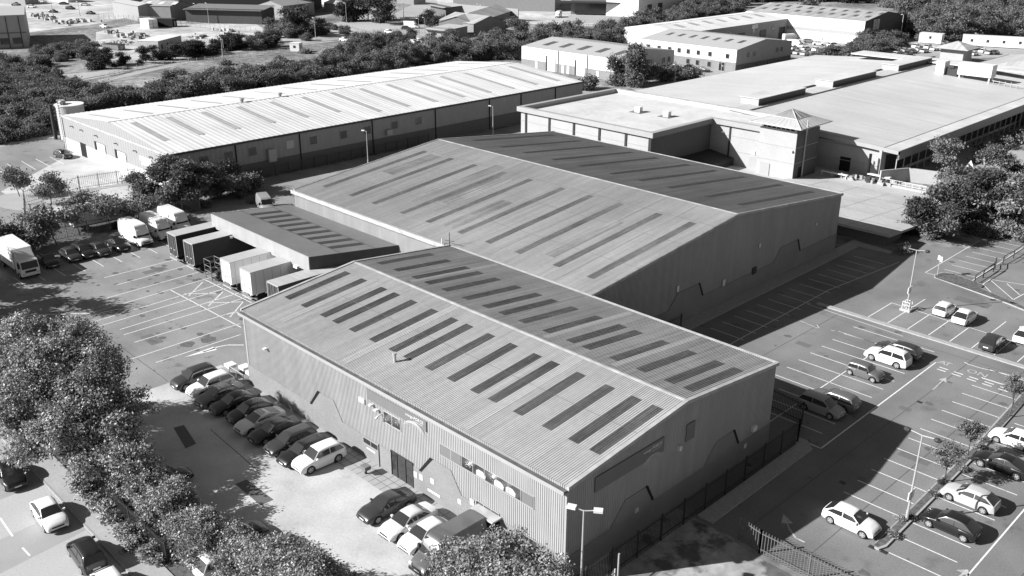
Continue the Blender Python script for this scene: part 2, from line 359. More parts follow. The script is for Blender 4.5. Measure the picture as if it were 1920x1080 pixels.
struct(pt.build('tarmac_patches', mat('tarmac_patch', .12, .85, .15, 6)))
kd = MB(); pline([(150, 150), (183, 143), (430, 101), (620, 76), (640, 74)], .7, kd); struct(kd.build('dark_road_kerb', mat('dark_kerb', .05, .9)))  # dark kerb line along the far road
kd = MB(); pline([(183, 128), (300, 118), (430, 96), (520, 88)], .5, kd); struct(kd.build('plot_kerb', M['kerb']))
dr = MB()
for px, py in ((1724, 754), (1635, 1026), (1658, 1035), (1580, 905), (1404, 872)): g = G(px, py); dr.box(g.x-.25, g.x+.25, g.y-.2, g.y+.2, 0, .02)
struct(dr.build('drain_covers', M['dark']))
# kerbs and islands
def kerbed(name, pts, h=.13, kw=.16, top=None):
    mb = MB(); mb.prism([(p[0], p[1]) for p in pts], 0, h, 0); struct(mb.build(name, M['kerb']))
    if top:
        cx = sum(p[0] for p in pts)/len(pts); cy = sum(p[1] for p in pts)/len(pts)
        q = []
        for p in pts:
            d = Vector((cx-p[0], cy-p[1])); s = abs(d.x)
            q.append((p[0]+math.copysign(min(kw, abs(d.x)), d.x), p[1]+math.copysign(min(kw, abs(d.y)), d.y)))
        sheet(name+'_bed', q, h+Z, top)
kerbed('car_park_island', [(13.15, 19.9), (13.35, 19.2), (13.7, 19.2), (13.95, 19.9), (13.7, 40), (12.9, 60), (12.1, 60), (12.9, 40)], top=M['soil'])
kerbed('kerb_strip', [(-12.8, 58.6), (22, 58.2), (22, 58.9), (-12.8, 59.3)])
kerbed('planted_island', [(-7, 78.6), (-6.6, 77.6), (3, 75.2), (8, 73.5), (8.2, 74), (-1, 78.0), (-1.2, 79.3), (-5.5, 80.6), (-6.6, 80.2)], top=M['soil'])
kerbed('kerb_strip', [(1.9, 13.2), (3.3, 13.2), (3.3, 28.4), (2.3, 29.4), (1.2, 29.4), (1.9, 28)], .12)
kerbed('kerb_strip', [(-20.8, 40), (-19, 40), (-19.0, 82), (-14.6, 82.2), (-14.6, 83.2), (-20.8, 84)], .12)
kerbed('kerb_strip', [(-118, 5.2), (-109, 5.2), (-109, 5.5), (-118, 5.5)], .12)
sheet('hedge_verge', [(-120, -18.9), (3, -18.9), (3, -14.5), (-47, -14.5), (-49, -12.5), (-120, -12.5)], .012, M['soil'])
sheet('verge', [(-109, -13), (-98.5, -13), (-98.5, 24), (-108.5, 24)], .012, M['soil'])
# service deck behind the big warehouse: falls back to the ground towards the shop
mb = MB()
mb = MB()
def dz(y): return 1.9-.07*(y-84.3)
c0 = [(-44, 84.3), (-15.9, 84.3), (-15.9, 111), (-44, 111)]
mb.quad(*[(x, y, dz(y)) for x, y in c0]); mb.quad(*[(x, y, dz(y)-.35) for x, y in c0[::-1]])
for i in range(4):
    a, c = c0[i], c0[(i+1) % 4]; mb.quad((a[0], a[1], dz(a[1])-.35), (c[0], c[1], dz(c[1])-.35), (c[0], c[1], dz(c[1])), (a[0], a[1], dz(a[1])))
struct(mb.build('service_deck', M['concrete']))
sheet('service_yard', [(-62, 88), (-43.9, 88), (-43.9, 110.9), (-15.9, 110.9), (-20, 119.5), (-62, 119.5)], .03, M['concrete'])
mb = MB()
for y in (89.2, 94.3, 99.5, 104.8): mb.quad((-44, y, dz(y)+.006), (-15.9, y, dz(y)+.006), (-15.9, y+.09, dz(y+.09)+.006), (-44, y+.09, dz(y+.09)+.006))
for x in (-39, -33.5, -28, -22.3): mb.quad((x, 84.3, dz(84.3)+.007), (x+.09, 84.3, dz(84.3)+.007), (x+.09, 110.8, dz(110.8)+.007), (x, 110.8, dz(110.8)+.007))
struct(mb.build('deck_joints', mat('deck_joint', .16, .8)))
mb = MB(); mb.box(-26, -16.6, 84.9, 85.2, 0, 1.56); mb.box(-16.9, -16.6, 85.2, 90, 0, 1.5); tag(mb.build('retaining_wall', M['darkbrick']), 'dark retaining wall under the overhanging service deck', 'wall')

# ------------------------------------------------------------------ buildings
def corr(mb, o, u, v, n, L, vfun, pitch=.2, dep=.04, m=0, ph=0.):
    """trapezoid profiled sheet: o origin, u along, v up the sheet, n outward; vfun(s)->(v0,v1)"""
    o, u, v, n = Vector(o), Vector(u).normalized(), Vector(v).normalized(), Vector(n).normalized()
    s = -ph; pr = []
    while s < L:
        for t, h in ((0, 0), (.42, 0), (.52, 1), (.90, 1), (1.0, 0)):
            x = s+t*pitch
            if 0 <= x <= L: pr.append((x, h))
        s += pitch
    if not pr: return
    if pr[0][0] > 1e-4: pr.insert(0, (0, pr[0][1]))
    if pr[-1][0] < L-1e-4: pr.append((L, pr[-1][1]))
    for (xa, ha), (xb, hb) in zip(pr, pr[1:]):
        if xb-xa < 1e-5: continue
        va, vb = vfun(xa), vfun(xb)
        mb.quad(o+u*xa+v*va[0]+n*ha*dep, o+u*xb+v*vb[0]+n*hb*dep, o+u*xb+v*vb[1]+n*hb*dep, o+u*xa+v*va[1]+n*ha*dep, m)
def gable_shed(name, label, x0, x1, y0, y1, ez, rz, axis='x', wall=None, roof=None, walls2=None, roof2=None, band=None, pitch=.2, dep=.04, group=None, over=.0, core=True, ridgecap=.25, ribwall=True, cat='warehouse', rpos=None):
    """shed with a pitched roof; axis = ridge direction. returns the Empty"""
    t = thing(name, label, cat, (x0, y0, 0), group)
    walls2 = walls2 or wall; roof2 = roof2 or roof
    if axis == 'x':
        ym = rpos if rpos else (y0+y1)/2
        mb = MB()
        if core:
            pts = [(x0+.06, y0+.06, 0), (x0+.06, y1-.06, 0), (x0+.06, y1-.06, ez-.08), (x0+.06, ym, rz-.1), (x0+.06, y0+.06, ez-.08)]
            mb.extr(pts[::-1], (x1-x0-.12, 0, 0), 0)
        if ribwall:
            corr(mb, (x0, y0, 0), (1, 0, 0), (0, 0, 1), (0, -1, 0), x1-x0, lambda s: (0, ez), pitch, .035, 0)
            corr(mb, (x1, y1, 0), (-1, 0, 0), (0, 0, 1), (0, 1, 0), x1-x0, lambda s: (0, ez), pitch, .035, 0)
            f = lambda s: (0, ez+(rz-ez)*min(s/(ym-y0), (y1-y0-s)/(y1-ym)))
            corr(mb, (x1, y0, 0), (0, 1, 0), (0, 0, 1), (1, 0, 0), y1-y0, f, pitch, .035, 1)
            f2 = lambda s: (0, ez+(rz-ez)*min(s/(y1-ym), (y1-y0-s)/(ym-y0)))
            corr(mb, (x0, y1, 0), (0, -1, 0), (0, 0, 1), (-1, 0, 0), y1-y0, f2, pitch, .035, 1)
        mb.build('wall', [wall, walls2], t)
        l1 = math.hypot(ym-y0+over, rz-ez); mb = MB()
        a = math.atan2(rz-ez, ym-y0)
        corr(mb, (x0-over, y0-over, ez), (1, 0, 0), (0, math.cos(a), math.sin(a)), (0, -math.sin(a), math.cos(a)), x1-x0+2*over, lambda s: (0, (ym-y0+over)/math.cos(a)), pitch, dep)
        mb.build('roof', roof, t)
        a2 = math.atan2(rz-ez, y1-ym); mb = MB()
        corr(mb, (x1+over, y1+over, ez), (-1, 0, 0), (0, -math.cos(a2), math.sin(a2)), (0, math.sin(a2), math.cos(a2)), x1-x0+2*over, lambda s: (0, (y1-ym+over)/math.cos(a2)), pitch, dep)
        mb.build('roof', roof2, t)
        if ridgecap:
            mb = MB(); w = ridgecap
            mb.quad((x0-.05, ym-w, rz-w*math.tan(a)+dep+.02), (x1+.05, ym-w, rz-w*math.tan(a)+dep+.02), (x1+.05, ym, rz+dep+.03), (x0-.05, ym, rz+dep+.03))
            mb.quad((x0-.05, ym, rz+dep+.03), (x1+.05, ym, rz+dep+.03), (x1+.05, ym+w, rz-w*math.tan(a2)+dep+.02), (x0-.05, ym+w, rz-w*math.tan(a2)+dep+.02))
            mb.build('ridge_cap', M['ridge'], t)
    else:
        xm = rpos if rpos else (x0+x1)/2
        mb = MB()
        pts = [(x0+.06, y0+.06, 0), (x1-.06, y0+.06, 0), (x1-.06, y0+.06, ez-.08), (xm, y0+.06, rz-.1), (x0+.06, y0+.06, ez-.08)]
        mb.extr(pts[::-1], (0, y1-y0-.12, 0), 0)
        if ribwall:
            f = lambda s: (0, ez+(rz-ez)*min(s/(xm-x0), (x1-x0-s)/(x1-xm)))
            corr(mb, (x0, y0, 0), (1, 0, 0), (0, 0, 1), (0, -1, 0), x1-x0, f, pitch, .035, 0)
            f = lambda s: (0, ez+(rz-ez)*min(s/(x1-xm), (x1-x0-s)/(xm-x0)))
            corr(mb, (x1, y1, 0), (-1, 0, 0), (0, 0, 1), (0, 1, 0), x1-x0, f, pitch, .035, 0)
            corr(mb, (x1, y0, 0), (0, 1, 0), (0, 0, 1), (1, 0, 0), y1-y0, lambda s: (0, ez), pitch, .035, 1)
            corr(mb, (x0, y1, 0), (0, -1, 0), (0, 0, 1), (-1, 0, 0), y1-y0, lambda s: (0, ez), pitch, .035, 1)
        mb.build('wall', [wall, walls2], t)
        a = math.atan2(rz-ez, x1-xm); mb = MB()
        corr(mb, (x1+over, y0-over, ez), (0, 1, 0), (-math.cos(a), 0, math.sin(a)), (math.sin(a), 0, math.cos(a)), y1-y0+2*over, lambda s: (0, (x1-xm+over)/math.cos(a)), pitch, dep)
        mb.build('roof', roof, t)
        a2 = math.atan2(rz-ez, xm-x0); mb = MB()
        corr(mb, (x0-over, y1+over, ez), (0, -1, 0), (math.cos(a2), 0, math.sin(a2)), (-math.sin(a2), 0, math.cos(a2)), y1-y0+2*over, lambda s: (0, (xm-x0+over)/math.cos(a2)), pitch, dep)
        mb.build('roof', roof2, t)
        if ridgecap:
            mb = MB(); w = ridgecap
            mb.quad((xm-w, y0-.05, rz-w*math.tan(a2)+dep+.02), (xm, y0-.05, rz+dep+.03), (xm, y1+.05, rz+dep+.03), (xm-w, y1+.05, rz-w*math.tan(a2)+dep+.02))
            mb.quad((xm, y0-.05, rz+dep+.03), (xm+w, y0-.05, rz-w*math.tan(a)+dep+.02), (xm+w, y1+.05, rz-w*math.tan(a)+dep+.02), (xm, y1+.05, rz+dep+.03))
            mb.build('ridge_cap', M['ridge'], t)
    return t
def slope_panel(t, name, ua, ub, va, vb, ev, ez, rv, rz, axis, m, lift=.045, pitch=.2, dep=.03, ph=0, snap=None):
    """rooflight lying in a slope: u along the ridge, v across; slope from (ev,ez) up to (rv,rz)"""
    k = (rz-ez)/(rv-ev); a = math.atan(k); sg = 1 if rv > ev else -1
    if snap is not None:
        w = round((ub-ua)/pitch)*pitch; lift = .013
        if sg > 0: ua = snap+round((ua-snap)/pitch)*pitch; ub = ua+w
        else: ub = snap-round((snap-ub)/pitch)*pitch; ua = ub-w
    lo, hi = (va, vb) if sg > 0 else (vb, va)
    z0 = ez+(lo-ev)*k; Lv = abs(hi-lo)/math.cos(a)
    mb = MB()
    if axis == 'x':
        n = Vector((0, -k, 1)).normalized()
        if sg > 0: corr(mb, Vector((ua, lo, z0))+n*lift, (1, 0, 0), (0, math.cos(a), math.sin(a)), n, ub-ua, lambda s: (0, Lv), pitch, dep, 0, ph)
        else: corr(mb, Vector((ub, lo, z0))+n*lift, (-1, 0, 0), (0, -math.cos(a), -math.sin(a)), n, ub-ua, lambda s: (0, Lv), pitch, dep, 0, ph)
    else:
        n = Vector((-k, 0, 1)).normalized()
        if sg > 0: corr(mb, Vector((lo, ub, z0))+n*lift, (0, -1, 0), (math.cos(a), 0, math.sin(a)), n, ub-ua, lambda s: (0, Lv), pitch, dep, 0, ph)
        else: corr(mb, Vector((lo, ua, z0))+n*lift, (0, 1, 0), (-math.cos(a), 0, -math.sin(a)), n, ub-ua, lambda s: (0, Lv), pitch, dep, 0, ph)
    return mb.build(name, m, t)
def wallbox(t, name, face, u0, u1, z0, z1, out, m, inn=0., at=0.):
    """box on a wall. face 'y' wall facing -y at y=at, 'x' wall facing +x at x=at"""
    mb = MB()
    if face == 'y': mb.box(u0, u1, at-out, at-inn, z0, z1)
    else: mb.box(at+inn, at+out, u0, u1, z0, z1)
    return mb.build(name, m, t)
def window(t, face, u0, u1, z0, z1, at=0., n=2, gm=None, out=.06, fr=.05, fm=None):
    f = MB(); fm = fm or M['trim']
    def bx(mb, a, b, c, d, o0, o1):
        if face == 'y': mb.box(a, b, at-o1, at-o0, c, d)
        else: mb.box(at+o0, at+o1, a, b, c, d)
    bx(f, u0-fr, u1+fr, z0-fr, z0, .0, out+.03); bx(f, u0-fr, u1+fr, z1, z1+fr, .0, out)
    bx(f, u0-fr, u0, z0, z1, .0, out); bx(f, u1, u1+fr, z0, z1, .0, out)
    for i in range(1, n): u = u0+(u1-u0)*i/n; bx(f, u-fr*.5, u+fr*.5, z0, z1, .0, out-.005)
    w = f.build('window', fm, t)
    g = MB(); bx(g, u0, u1, z0, z1, .0, .043); g.build('pane', gm or M['glass'], w)
    return w

XL = [-40.7, -37.9, -34.8, -32.8, -30.1, -27.2, -24.4, -22.3, -19.6, -16.7, -13.9, -12, -9.1, -6.3, -3.5, -1.6]
# ---- front warehouse
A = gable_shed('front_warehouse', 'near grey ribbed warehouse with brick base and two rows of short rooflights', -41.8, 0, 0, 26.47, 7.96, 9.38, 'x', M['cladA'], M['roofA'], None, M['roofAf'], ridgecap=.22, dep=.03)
for x in XL:
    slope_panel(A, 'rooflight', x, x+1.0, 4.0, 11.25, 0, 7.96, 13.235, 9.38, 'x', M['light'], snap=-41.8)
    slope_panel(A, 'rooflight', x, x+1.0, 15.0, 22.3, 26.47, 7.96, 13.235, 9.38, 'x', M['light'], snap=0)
mb = MB()   # eaves gutter, verges
mb.box(-42.0, .12, -.48, -.44, 7.5, 7.80, 0); mb.box(-42.0, .12, -.44, -.04, 7.5, 7.6, 0)
mb.build('gutter', M['trim'], A)
mb = MB(); mb.box(-41.95, .08, -.438, -.045, 7.61, 7.74); mb.build('gutter_lining', M['gutter'], A)
for yy in (-.38, 26.5):
    pass
for x, s in ((0.03, 1), (-41.83, -1)):
    mb = MB()
    for (ya, za), (yb, zb) in (((-.1, 7.95), (13.235, 9.38)), ((13.235, 9.38), (26.5, 7.96))):
        p = [(x, ya, za-.18), (x, yb, zb-.18), (x, yb, zb+.10), (x, ya, za+.10)]
        mb.extr(p if s > 0 else p, (.22*s, 0, 0))
        q = [(x-.08*s, ya, za+.07), (x+.22*s, ya, za+.07), (x+.22*s, yb, zb+.07), (x-.08*s, yb, zb+.07)]
        q = [(a, b, c+.035) for a, b, c in q]; mb.quad(*(q if s > 0 else q[::-1]))
    mb.build('verge_trim', M['verge'], A)
mb = MB(); mb.box(-41.8, .1, 26.30, 26.62, 7.93, 8.02); mb.build('valley_gutter', M['ridge'], A)
# brick base with raised bays
mb = MB()
mb.box(-41.86, -19.25, -.06, -.036, 0, 2.15); mb.box(-16.4, -8.0, -.06, -.036, 0, 2.15); mb.box(-6.4, .06, -.06, -.036, 0, 2.15); mb.box(.036, .06, -.03, 26.5, 0, 2.15)
for x in (-30.9, -15.5):
    pts = [(x, -.05, 2.15), (x+4.9, -.05, 2.15), (x+3.7, -.05, 3.85), (x+1.5, -.05, 3.85)]
    mb.extr(pts, (0, -.02, 0))
for y in (9.75, 21.4):
    pts = [(.05, y, 2.15), (.05, y-.9, 3.85), (.05, y-3.4, 3.85), (.05, y-5.0, 2.15)]
    mb.extr(pts, (.02, 0, 0))
mb.build('brick_base', M['brick'], A)
for x in (-30.9, -15.5): MB().extr([(x-.12, -.07, 2.1), (x+.14, -.07, 2.1), (x+1.62, -.07, 3.9), (x+1.3, -.07, 3.9)], (0, -.05, 0)).build('slot_panel', M['black'], A)
for y in (9.75, 21.4): MB().extr([(.07, y+.1, 2.3), (.07, y-.12, 2.3), (.07, y-1.0, 3.9), (.07, y-.78, 3.9)], (.05, 0, 0)).build('slot_panel', M['black'], A)
window(A, 'y', -20.0, -17.85, 4.75, 5.7, n=2, fm=M['ridge'])
w = window(A, 'y', -13.0, -3.05, 4.75, 5.68, n=8, fm=M['trim'])
for xa, xb in ((-12.98, -10.6), (-4.2, -3.1)): MB().box(xa, xb, -.05, -.044, 4.77, 5.66).build('blind', M['sign'], w)
for x in (-8.9, -7.0, -5.8): MB().poly([(x, -.0445, 4.78), (x+.95, -.0445, 4.78), (x+1.0, -.0445, 5.1), (x+.7, -.0445, 5.33), (x+.25, -.0445, 5.35), (x, -.0445, 5.2)]).build('blind', M['blind'], w)
w = window(A, 'y', -23.0, -21.0, 1.5, 2.0, at=-.03, n=2)
w = window(A, 'y', -4.2, -2.6, 1.5, 2.1, at=-.03, n=2)
w = window(A, 'y', -8.9, -6.5, 2.2, 2.55, at=-.03, n=3)
d = wallbox(A, 'door', 'y', -19.2, -16.45, 0.02, 2.3, .05, M['glass'])
mb = MB()
for x in (-19.25, -18.5, -17.4, -16.45): mb.box(x, x+.07, -.10, -.05, 0, 2.35)
mb.box(-19.25, -16.38, -.10, -.05, 2.3, 2.4); mb.build('door_frame', M['dark'], d)
wallbox(A, 'door', 'y', -8.0, -6.4, 0, 1.9, .05, M['black'])
mb = MB(); mb.box(-8.7, -6.2, -1.0, -.06, 2.25, 2.38); mb.build('door_canopy', M['ridge'], A)
for (x0, x1, z0, z1) in ((-22.6, -21.4, 1.05, 1.2), (-16.3, -15.9, 1.2, 1.7), (-15.6, -15.2, 1.3, 1.8), (-14.2, -13.8, 1.6, 2.05), (-14.6, -13.1, .7, .9), (-11.0, -10.6, 1.3, 1.7), (-9.6, -9.2, 1.9, 2.4)):
    wallbox(A, 'notice', 'y', x0, x1, z0, z1, .09, M['white'], .07)
wallbox(A, 'vent', 'y', -23.3, -22.5, 5.3, 5.8, .12, M['ridge'], .03)
for x, z in ((-38.0, 5.2), (-20.9, 5.5), (-21.6, 5.7)):
    mb = MB(); mb.box(x, x+.32, -.42, -.12, z, z+.12); mb.box(x+.15, x+.3, -.2, -.03, z-.05, z+.1); mb.build('floodlight', M['white'], A)
mb = MB(); mb.tube((-20.3, -.5, 5.2), (-20.3, -.03, 5.3), .05); mb.tube((-20.3, -.62, 5.05), (-20.3, -.42, 5.22), .1); mb.build('camera_unit', M['white'], A)
mb = MB(); mb.box(.04, .12, 13.5, 14.6, 5.7, 7.2); mb.build('louvre', M['sign'], A)
wallbox(A, 'notice', 'x', 7.6, 8.0, 2.1, 2.5, .1, M['blind'], .07); wallbox(A, 'floodlight', 'x', 12.5, 12.8, 5.4, 5.8, .3, M['white'], .04)
wallbox(A, 'security_box', 'x', 23.3, 23.9, 2.6, 3.1, .3, M['white'], .04); wallbox(A, 'notice', 'x', 22.4, 22.8, 1.3, 1.7, .1, M['white'], .07)
MB().box(-.12, .045, -.045, .2, 0, 7.9).build('corner_trim', M['trim'], A); MB().box(-41.85, -41.6, -.045, .1, 0, 7.9).build('corner_trim', M['trim'], A)
mb = MB(); mb.tube((-20.9, -.12, 0), (-20.9, -.12, 2.2), .05); mb.build('downpipe', M['trim'], A)
mb = MB(); g = (-22.2, 3.0, 8.2); mb.tube(g, (g[0], g[1], g[2]+.75), .14, .14, 10); mb.tube((g[0], g[1], g[2]+.75), (g[0], g[1], g[2]+.95), .2, .2, 10); mb.build('roof_flue', M['steel'], A)
# signs: dark grey boards with the name and a curved swoosh
def sign_board(face, u0, u1, z0, z1, at, label):
    t = thing('sign', label, 'sign', (u0, at, z0) if face == 'y' else (at, u0, z0))
    if face == 'y': MB().box(u0, u1, at-.12, at-.04, z0, z1).build('board', M['sign'], t)
    else: MB().box(at+.04, at+.12, u0, u1, z0, z1).build('board', M['sign'], t)
    L = u1-u0; h = z1-z0
    def lay(s, uc, zc, size, sh=.2):
        rot = Matrix(((1, 0, 0), (0, 0, -1), (0, 1, 0))).to_4x4() if face == 'y' else Matrix(((0, 0, 1), (1, 0, 0), (0, 1, 0))).to_4x4()
        loc = Vector((uc, at-.13, zc)) if face == 'y' else Vector((at+.13, uc, zc))
        o = text3('lettering', s, size, Matrix.Identity(4), M['white'], None, .008, sh)
        me = o.data; me.transform(Matrix.Translation(loc) @ rot); me.transform(Matrix.Translation(-Vector(t.location))); o.parent = t
        o.matrix_world = Matrix.Translation(t.location)
        o.matrix_parent_inverse = Matrix.Identity(4); o.location = (0, 0, 0)
    ue = u1-.35
    lay('energy', ue-1.72, z0+h*.70, .33); lay('-FORCE', ue-.62, z0+h*.70, .38)
    MB().box(*((ue-1.15, ue-.05, at-.135, at-.121) if face == 'y' else (at+.121, at+.135, ue-1.15, ue-.05)), z0+h*.70-.30, z0+h*.70-.24).build('underline', M['ridge'], t)
    mb = MB()
    for k, (r0, th) in enumerate(((1.55, .07), (1.42, .045), (1.30, .02))):
        pr = []
        for i in range(15):
            a = R(150-i*8.5)
            cx = ue-1.15 if face == 'y' else ue-.95
            pr.append((cx+r0*math.cos(a)*1.0, z0-1.18+r0*math.sin(a)*.92, th*math.sin(math.pi*(i+.5)/15)))
        for (a1, b1, t1), (a2, b2, t2) in zip(pr, pr[1:]):
            e = .134+.001*k
            if face == 'y': mb.quad((a1, at-e, b1-t1), (a2, at-e, b2-t2), (a2, at-e, b2+t2), (a1, at-e, b1+t1))
            else: mb.quad((at+e, a1, b1-t1), (at+e, a2, b2-t2), (at+e, a2, b2+t2), (at+e, a1, b1+t1))
    mb.build('swoosh', M['ridge'], t)
    return t
sign_board('y', -22.1, -14.5, 6.05, 6.97, 0, 'long grey company sign high on the sunlit front wall of the near warehouse')
sign_board('x', 2.8, 10.65, 6.2, 7.4, 0, 'long dark company sign on the shaded gable wall of the near warehouse')

# ---- big warehouse behind
XB = [-71.8, -65.8, -60.9, -55, -50.1, -44.3, -39.5, -34.6, -28.8, -24.1]
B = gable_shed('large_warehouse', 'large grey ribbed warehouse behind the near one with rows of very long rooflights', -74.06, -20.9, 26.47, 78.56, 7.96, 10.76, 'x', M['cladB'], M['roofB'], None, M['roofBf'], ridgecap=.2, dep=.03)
for x in XB:
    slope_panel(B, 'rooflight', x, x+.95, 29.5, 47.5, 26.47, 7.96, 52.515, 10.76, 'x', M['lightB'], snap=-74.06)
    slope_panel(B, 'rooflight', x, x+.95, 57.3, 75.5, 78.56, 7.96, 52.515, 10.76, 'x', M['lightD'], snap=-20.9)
for x, s in ((-20.87, 1), (-74.09, -1)):
    mb = MB()
    for (ya, za), (yb, zb) in (((26.47, 7.96), (52.5, 10.76)), ((52.5, 10.76), (78.6, 7.96))):
        mb.extr([(x, ya, za-.2), (x, yb, zb-.2), (x, yb, zb+.1), (x, ya, za+.1)], (.2*s, 0, 0))
        q = [(x-.06*s, ya, za+.1), (x+.2*s, ya, za+.1), (x+.2*s, yb, zb+.1), (x-.06*s, yb, zb+.1)]; mb.quad(*(q if s > 0 else q[::-1]))
    mb.build('verge_trim', M['verge'], B)
mb = MB(); mb.box(-74.2, -41.9, 25.95, 26.02, 7.5, 8.0); mb.box(-74.2, -41.9, 26.02, 26.42, 7.5, 7.55); mb.build('gutter', M['ridge'], B)
mb = MB(); mb.box(-74.1, -41.9, 26.02, 26.40, 7.56, 7.62); mb.build('gutter_lining', M['gutter'], B)
mb = MB(); mb.box(-74.1, -20.8, 78.58, 78.8, 7.75, 8.02); mb.build('gutter', M['ridge'], B)
mb = MB(); mb.box(-20.84, -20.80, 26.6, 78.5, 0, 2.3)
for y in (46.5, 68.5): mb.extr([(-20.84, y, 2.3), (-20.84, y-.9, 4.0), (-20.84, y-5, 4.0), (-20.84, y-6.5, 2.3)], (.05, 0, 0))
mb.build('brick_base', M['brick'], B)
for y in (46.5, 68.5): MB().extr([(-20.78, y+.1, 2.3), (-20.78, y-.12, 2.3), (-20.78, y-1.0, 4.1), (-20.78, y-.78, 4.1)], (.05, 0, 0)).build('slot_panel', M['black'], B)
for (y, z, w_, h_) in ((41.2, 4.2, .4, .7), (50.5, 2.3, .5, .8), (58.0, 5.3, .3, .5), (72.0, 5.0, .3, .3), (57.0, 2.0, .9, .9)):
    wallbox(B, 'notice' if w_ < .8 else 'louvre', 'x', y, y+w_, z, z+h_, .1, M['white'] if w_ < .8 else M['dark'], .04, -20.84)
def seam(t, yv, x0, x1, ev, ez, rv, rz, up=.04):
    z = ez+(rz-ez)*(yv-ev)/(rv-ev)+up; k = (rz-ez)/(rv-ev)*.05
    MB().quad((x0, yv, z), (x1, yv, z), (x1, yv+.05, z+k), (x0, yv+.05, z+k)).build('roof_seam', M['sign'], t)
seam(A, 7.6, -41.7, -.1, 0, 7.96, 13.235, 9.38); seam(A, 18.7, -41.7, -.1, 26.47, 7.96, 13.235, 9.38)
for y in (34.2, 41.8, 47.9): seam(B, y, -73.9, -21, 26.47, 7.96, 52.515, 10.76)
for y in (57.0, 63.0, 70.5): seam(B, y, -73.9, -21, 78.56, 7.96, 52.515, 10.76)
# paler replaced sheets and grime runs on the big roof
for x0, x1, ya, yb, mm in ((-62.4, -61.8, 28, 50, 'ridge'), (-52.0, -51.8, 27, 51, 'ridge'), (-36.6, -36.4, 27, 52, 'ridge'), (-26.4, -26.2, 27, 52, 'ridge'), (-31.2, -31.0, 40, 52, 'ridge')):
    slope_panel(B, 'sheet_lap', x0, x1, ya, yb, 26.47, 7.96, 52.515, 10.76, 'x', M['trim'], lift=.02)
for x0, x1, ya, yb in ((-57.9, -55.9, 33, 49), (-54.2, -51.2, 35, 46), (-47.5, -45.2, 30, 40), (-31.5, -30.2, 31, 43), (-69.6, -67.0, 38, 47)):
    slope_panel(B, 'stained_sheet', x0, x1, ya, yb, 26.47, 7.96, 52.515, 10.76, 'x', M['stain'], snap=-74.06)
for x0, x1, ya, yb in ((-37, -36.2, 1, 12), (-25.9, -25.1, .3, 13), (-10.6, -10.0, .3, 13), (-33.8, -33.4, 14, 26), (-15.6, -15.0, 14, 26), (-8, -7.4, 14, 26)):
    s_ = ya > 13; slope_panel(A, 'newer_sheet', x0, x1, ya, yb, 26.47 if s_ else 0, 7.96, 13.235, 9.38, 'x', M['newsheet'], snap=0 if s_ else -41.8)
# roof aerial on the valley
t = thing('roof_aerial', 'thin aerial on a bracket at the meeting of the two grey roofs', 'aerial', (-41.8, 26.3, 8.0))
mb = MB(); mb.tube((-41.8, 26.3, 8.0), (-41.8, 26.3, 9.6), .04); mb.tube((-42.6, 26.3, 8.5), (-41.0, 26.3, 8.7), .04); mb.build('mast', M['dark'], t)
MB().tube((-43.0, 26.2, 7.9), (-43.0, 26.2, 8.6), .07).build('bracket', M['white'], t)

# ---- loading canopy on the left
t = thing('loading_canopy', 'grey loading dock canopy with short rooflights joined to the large warehouse', 'canopy', (-78.8, 16.4, 0))
zc = 5.6; cp = [(-78.8, 16.45), (-55.4, 16.3), (-51.5, 26.4), (-75.0, 26.4)]
mb = MB()
mb.poly([(x, y, zc) for x, y in cp]); mb.poly([(x, y, zc-.25) for x, y in cp][::-1])
for i in (0, 1, 3):
    a, b = cp[i], cp[(i+1) % 4]; mb.quad((a[0], a[1], zc-.25), (b[0], b[1], zc-.25), (b[0], b[1], zc), (a[0], a[1], zc))
mb.build('roof', M['canroof'], t)
mb = MB()
def band(a, b, z0, z1, th=.12, mbx=None, m=0):
    a, b = Vector(a), Vector(b); d = (b-a).normalized(); n = Vector((d.y, -d.x))*th
    (mbx or mb).prism([(a.x, a.y), (a.x+n.x, a.y+n.y), (b.x+n.x, b.y+n.y), (b.x, b.y)], z0, z1, m)
band(cp[0], cp[1], 3.75, zc+.04); band((cp[3][0], cp[3][1]), cp[0], 3.75, zc+.04)
mb.build('fascia', M['cladB'], t)
mb = MB(); band(cp[1], cp[2], 2.6, zc+.04); mb.build('end_wall', M['shed'], t)
for k in range(9):
    u = .09+.098*k
    def cpt(u, v): return Vector((cp[0][0]+(cp[1][0]-cp[0][0])*u+(cp[3][0]-cp[0][0])*v, cp[0][1]+(cp[1][1]-cp[0][1])*u+(cp[3][1]-cp[0][1])*v, zc+.03))
    MB().quad(cpt(u, .36), cpt(u+.04, .36), cpt(u+.04, .74), cpt(u, .74)).build('rooflight', M['dark'], t)
mb = MB()
for v in (.35, .75):
    a, b = cpt(0, v), cpt(1, v); mb.quad((a.x, a.y, zc+.012), (b.x, b.y, zc+.012), (b.x, b.y+.09, zc+.012), (a.x, a.y+.09, zc+.012))
mb.build('roof_seam', M['dark'], t)
mb = MB(); mb.box(-78.4, -77.4, 16.8, 17.2, 0, 5.3); mb.build('post', M['wallCg'], t)
mb = MB(); mb.box(-56.6, -55.9, 16.8, 17.2, 0, 5.3); mb.build('post', M['wallCg'], t)
MB().box(-74, -52, 25.2, 26.3, 0, 3.6).build('dock_wall', M['dark'], t)
for x in (-74, -58.5): MB().box(x, x+.8, 15.9, 16.25, 3.6, 3.9).build('floodlight', M['white'], t)

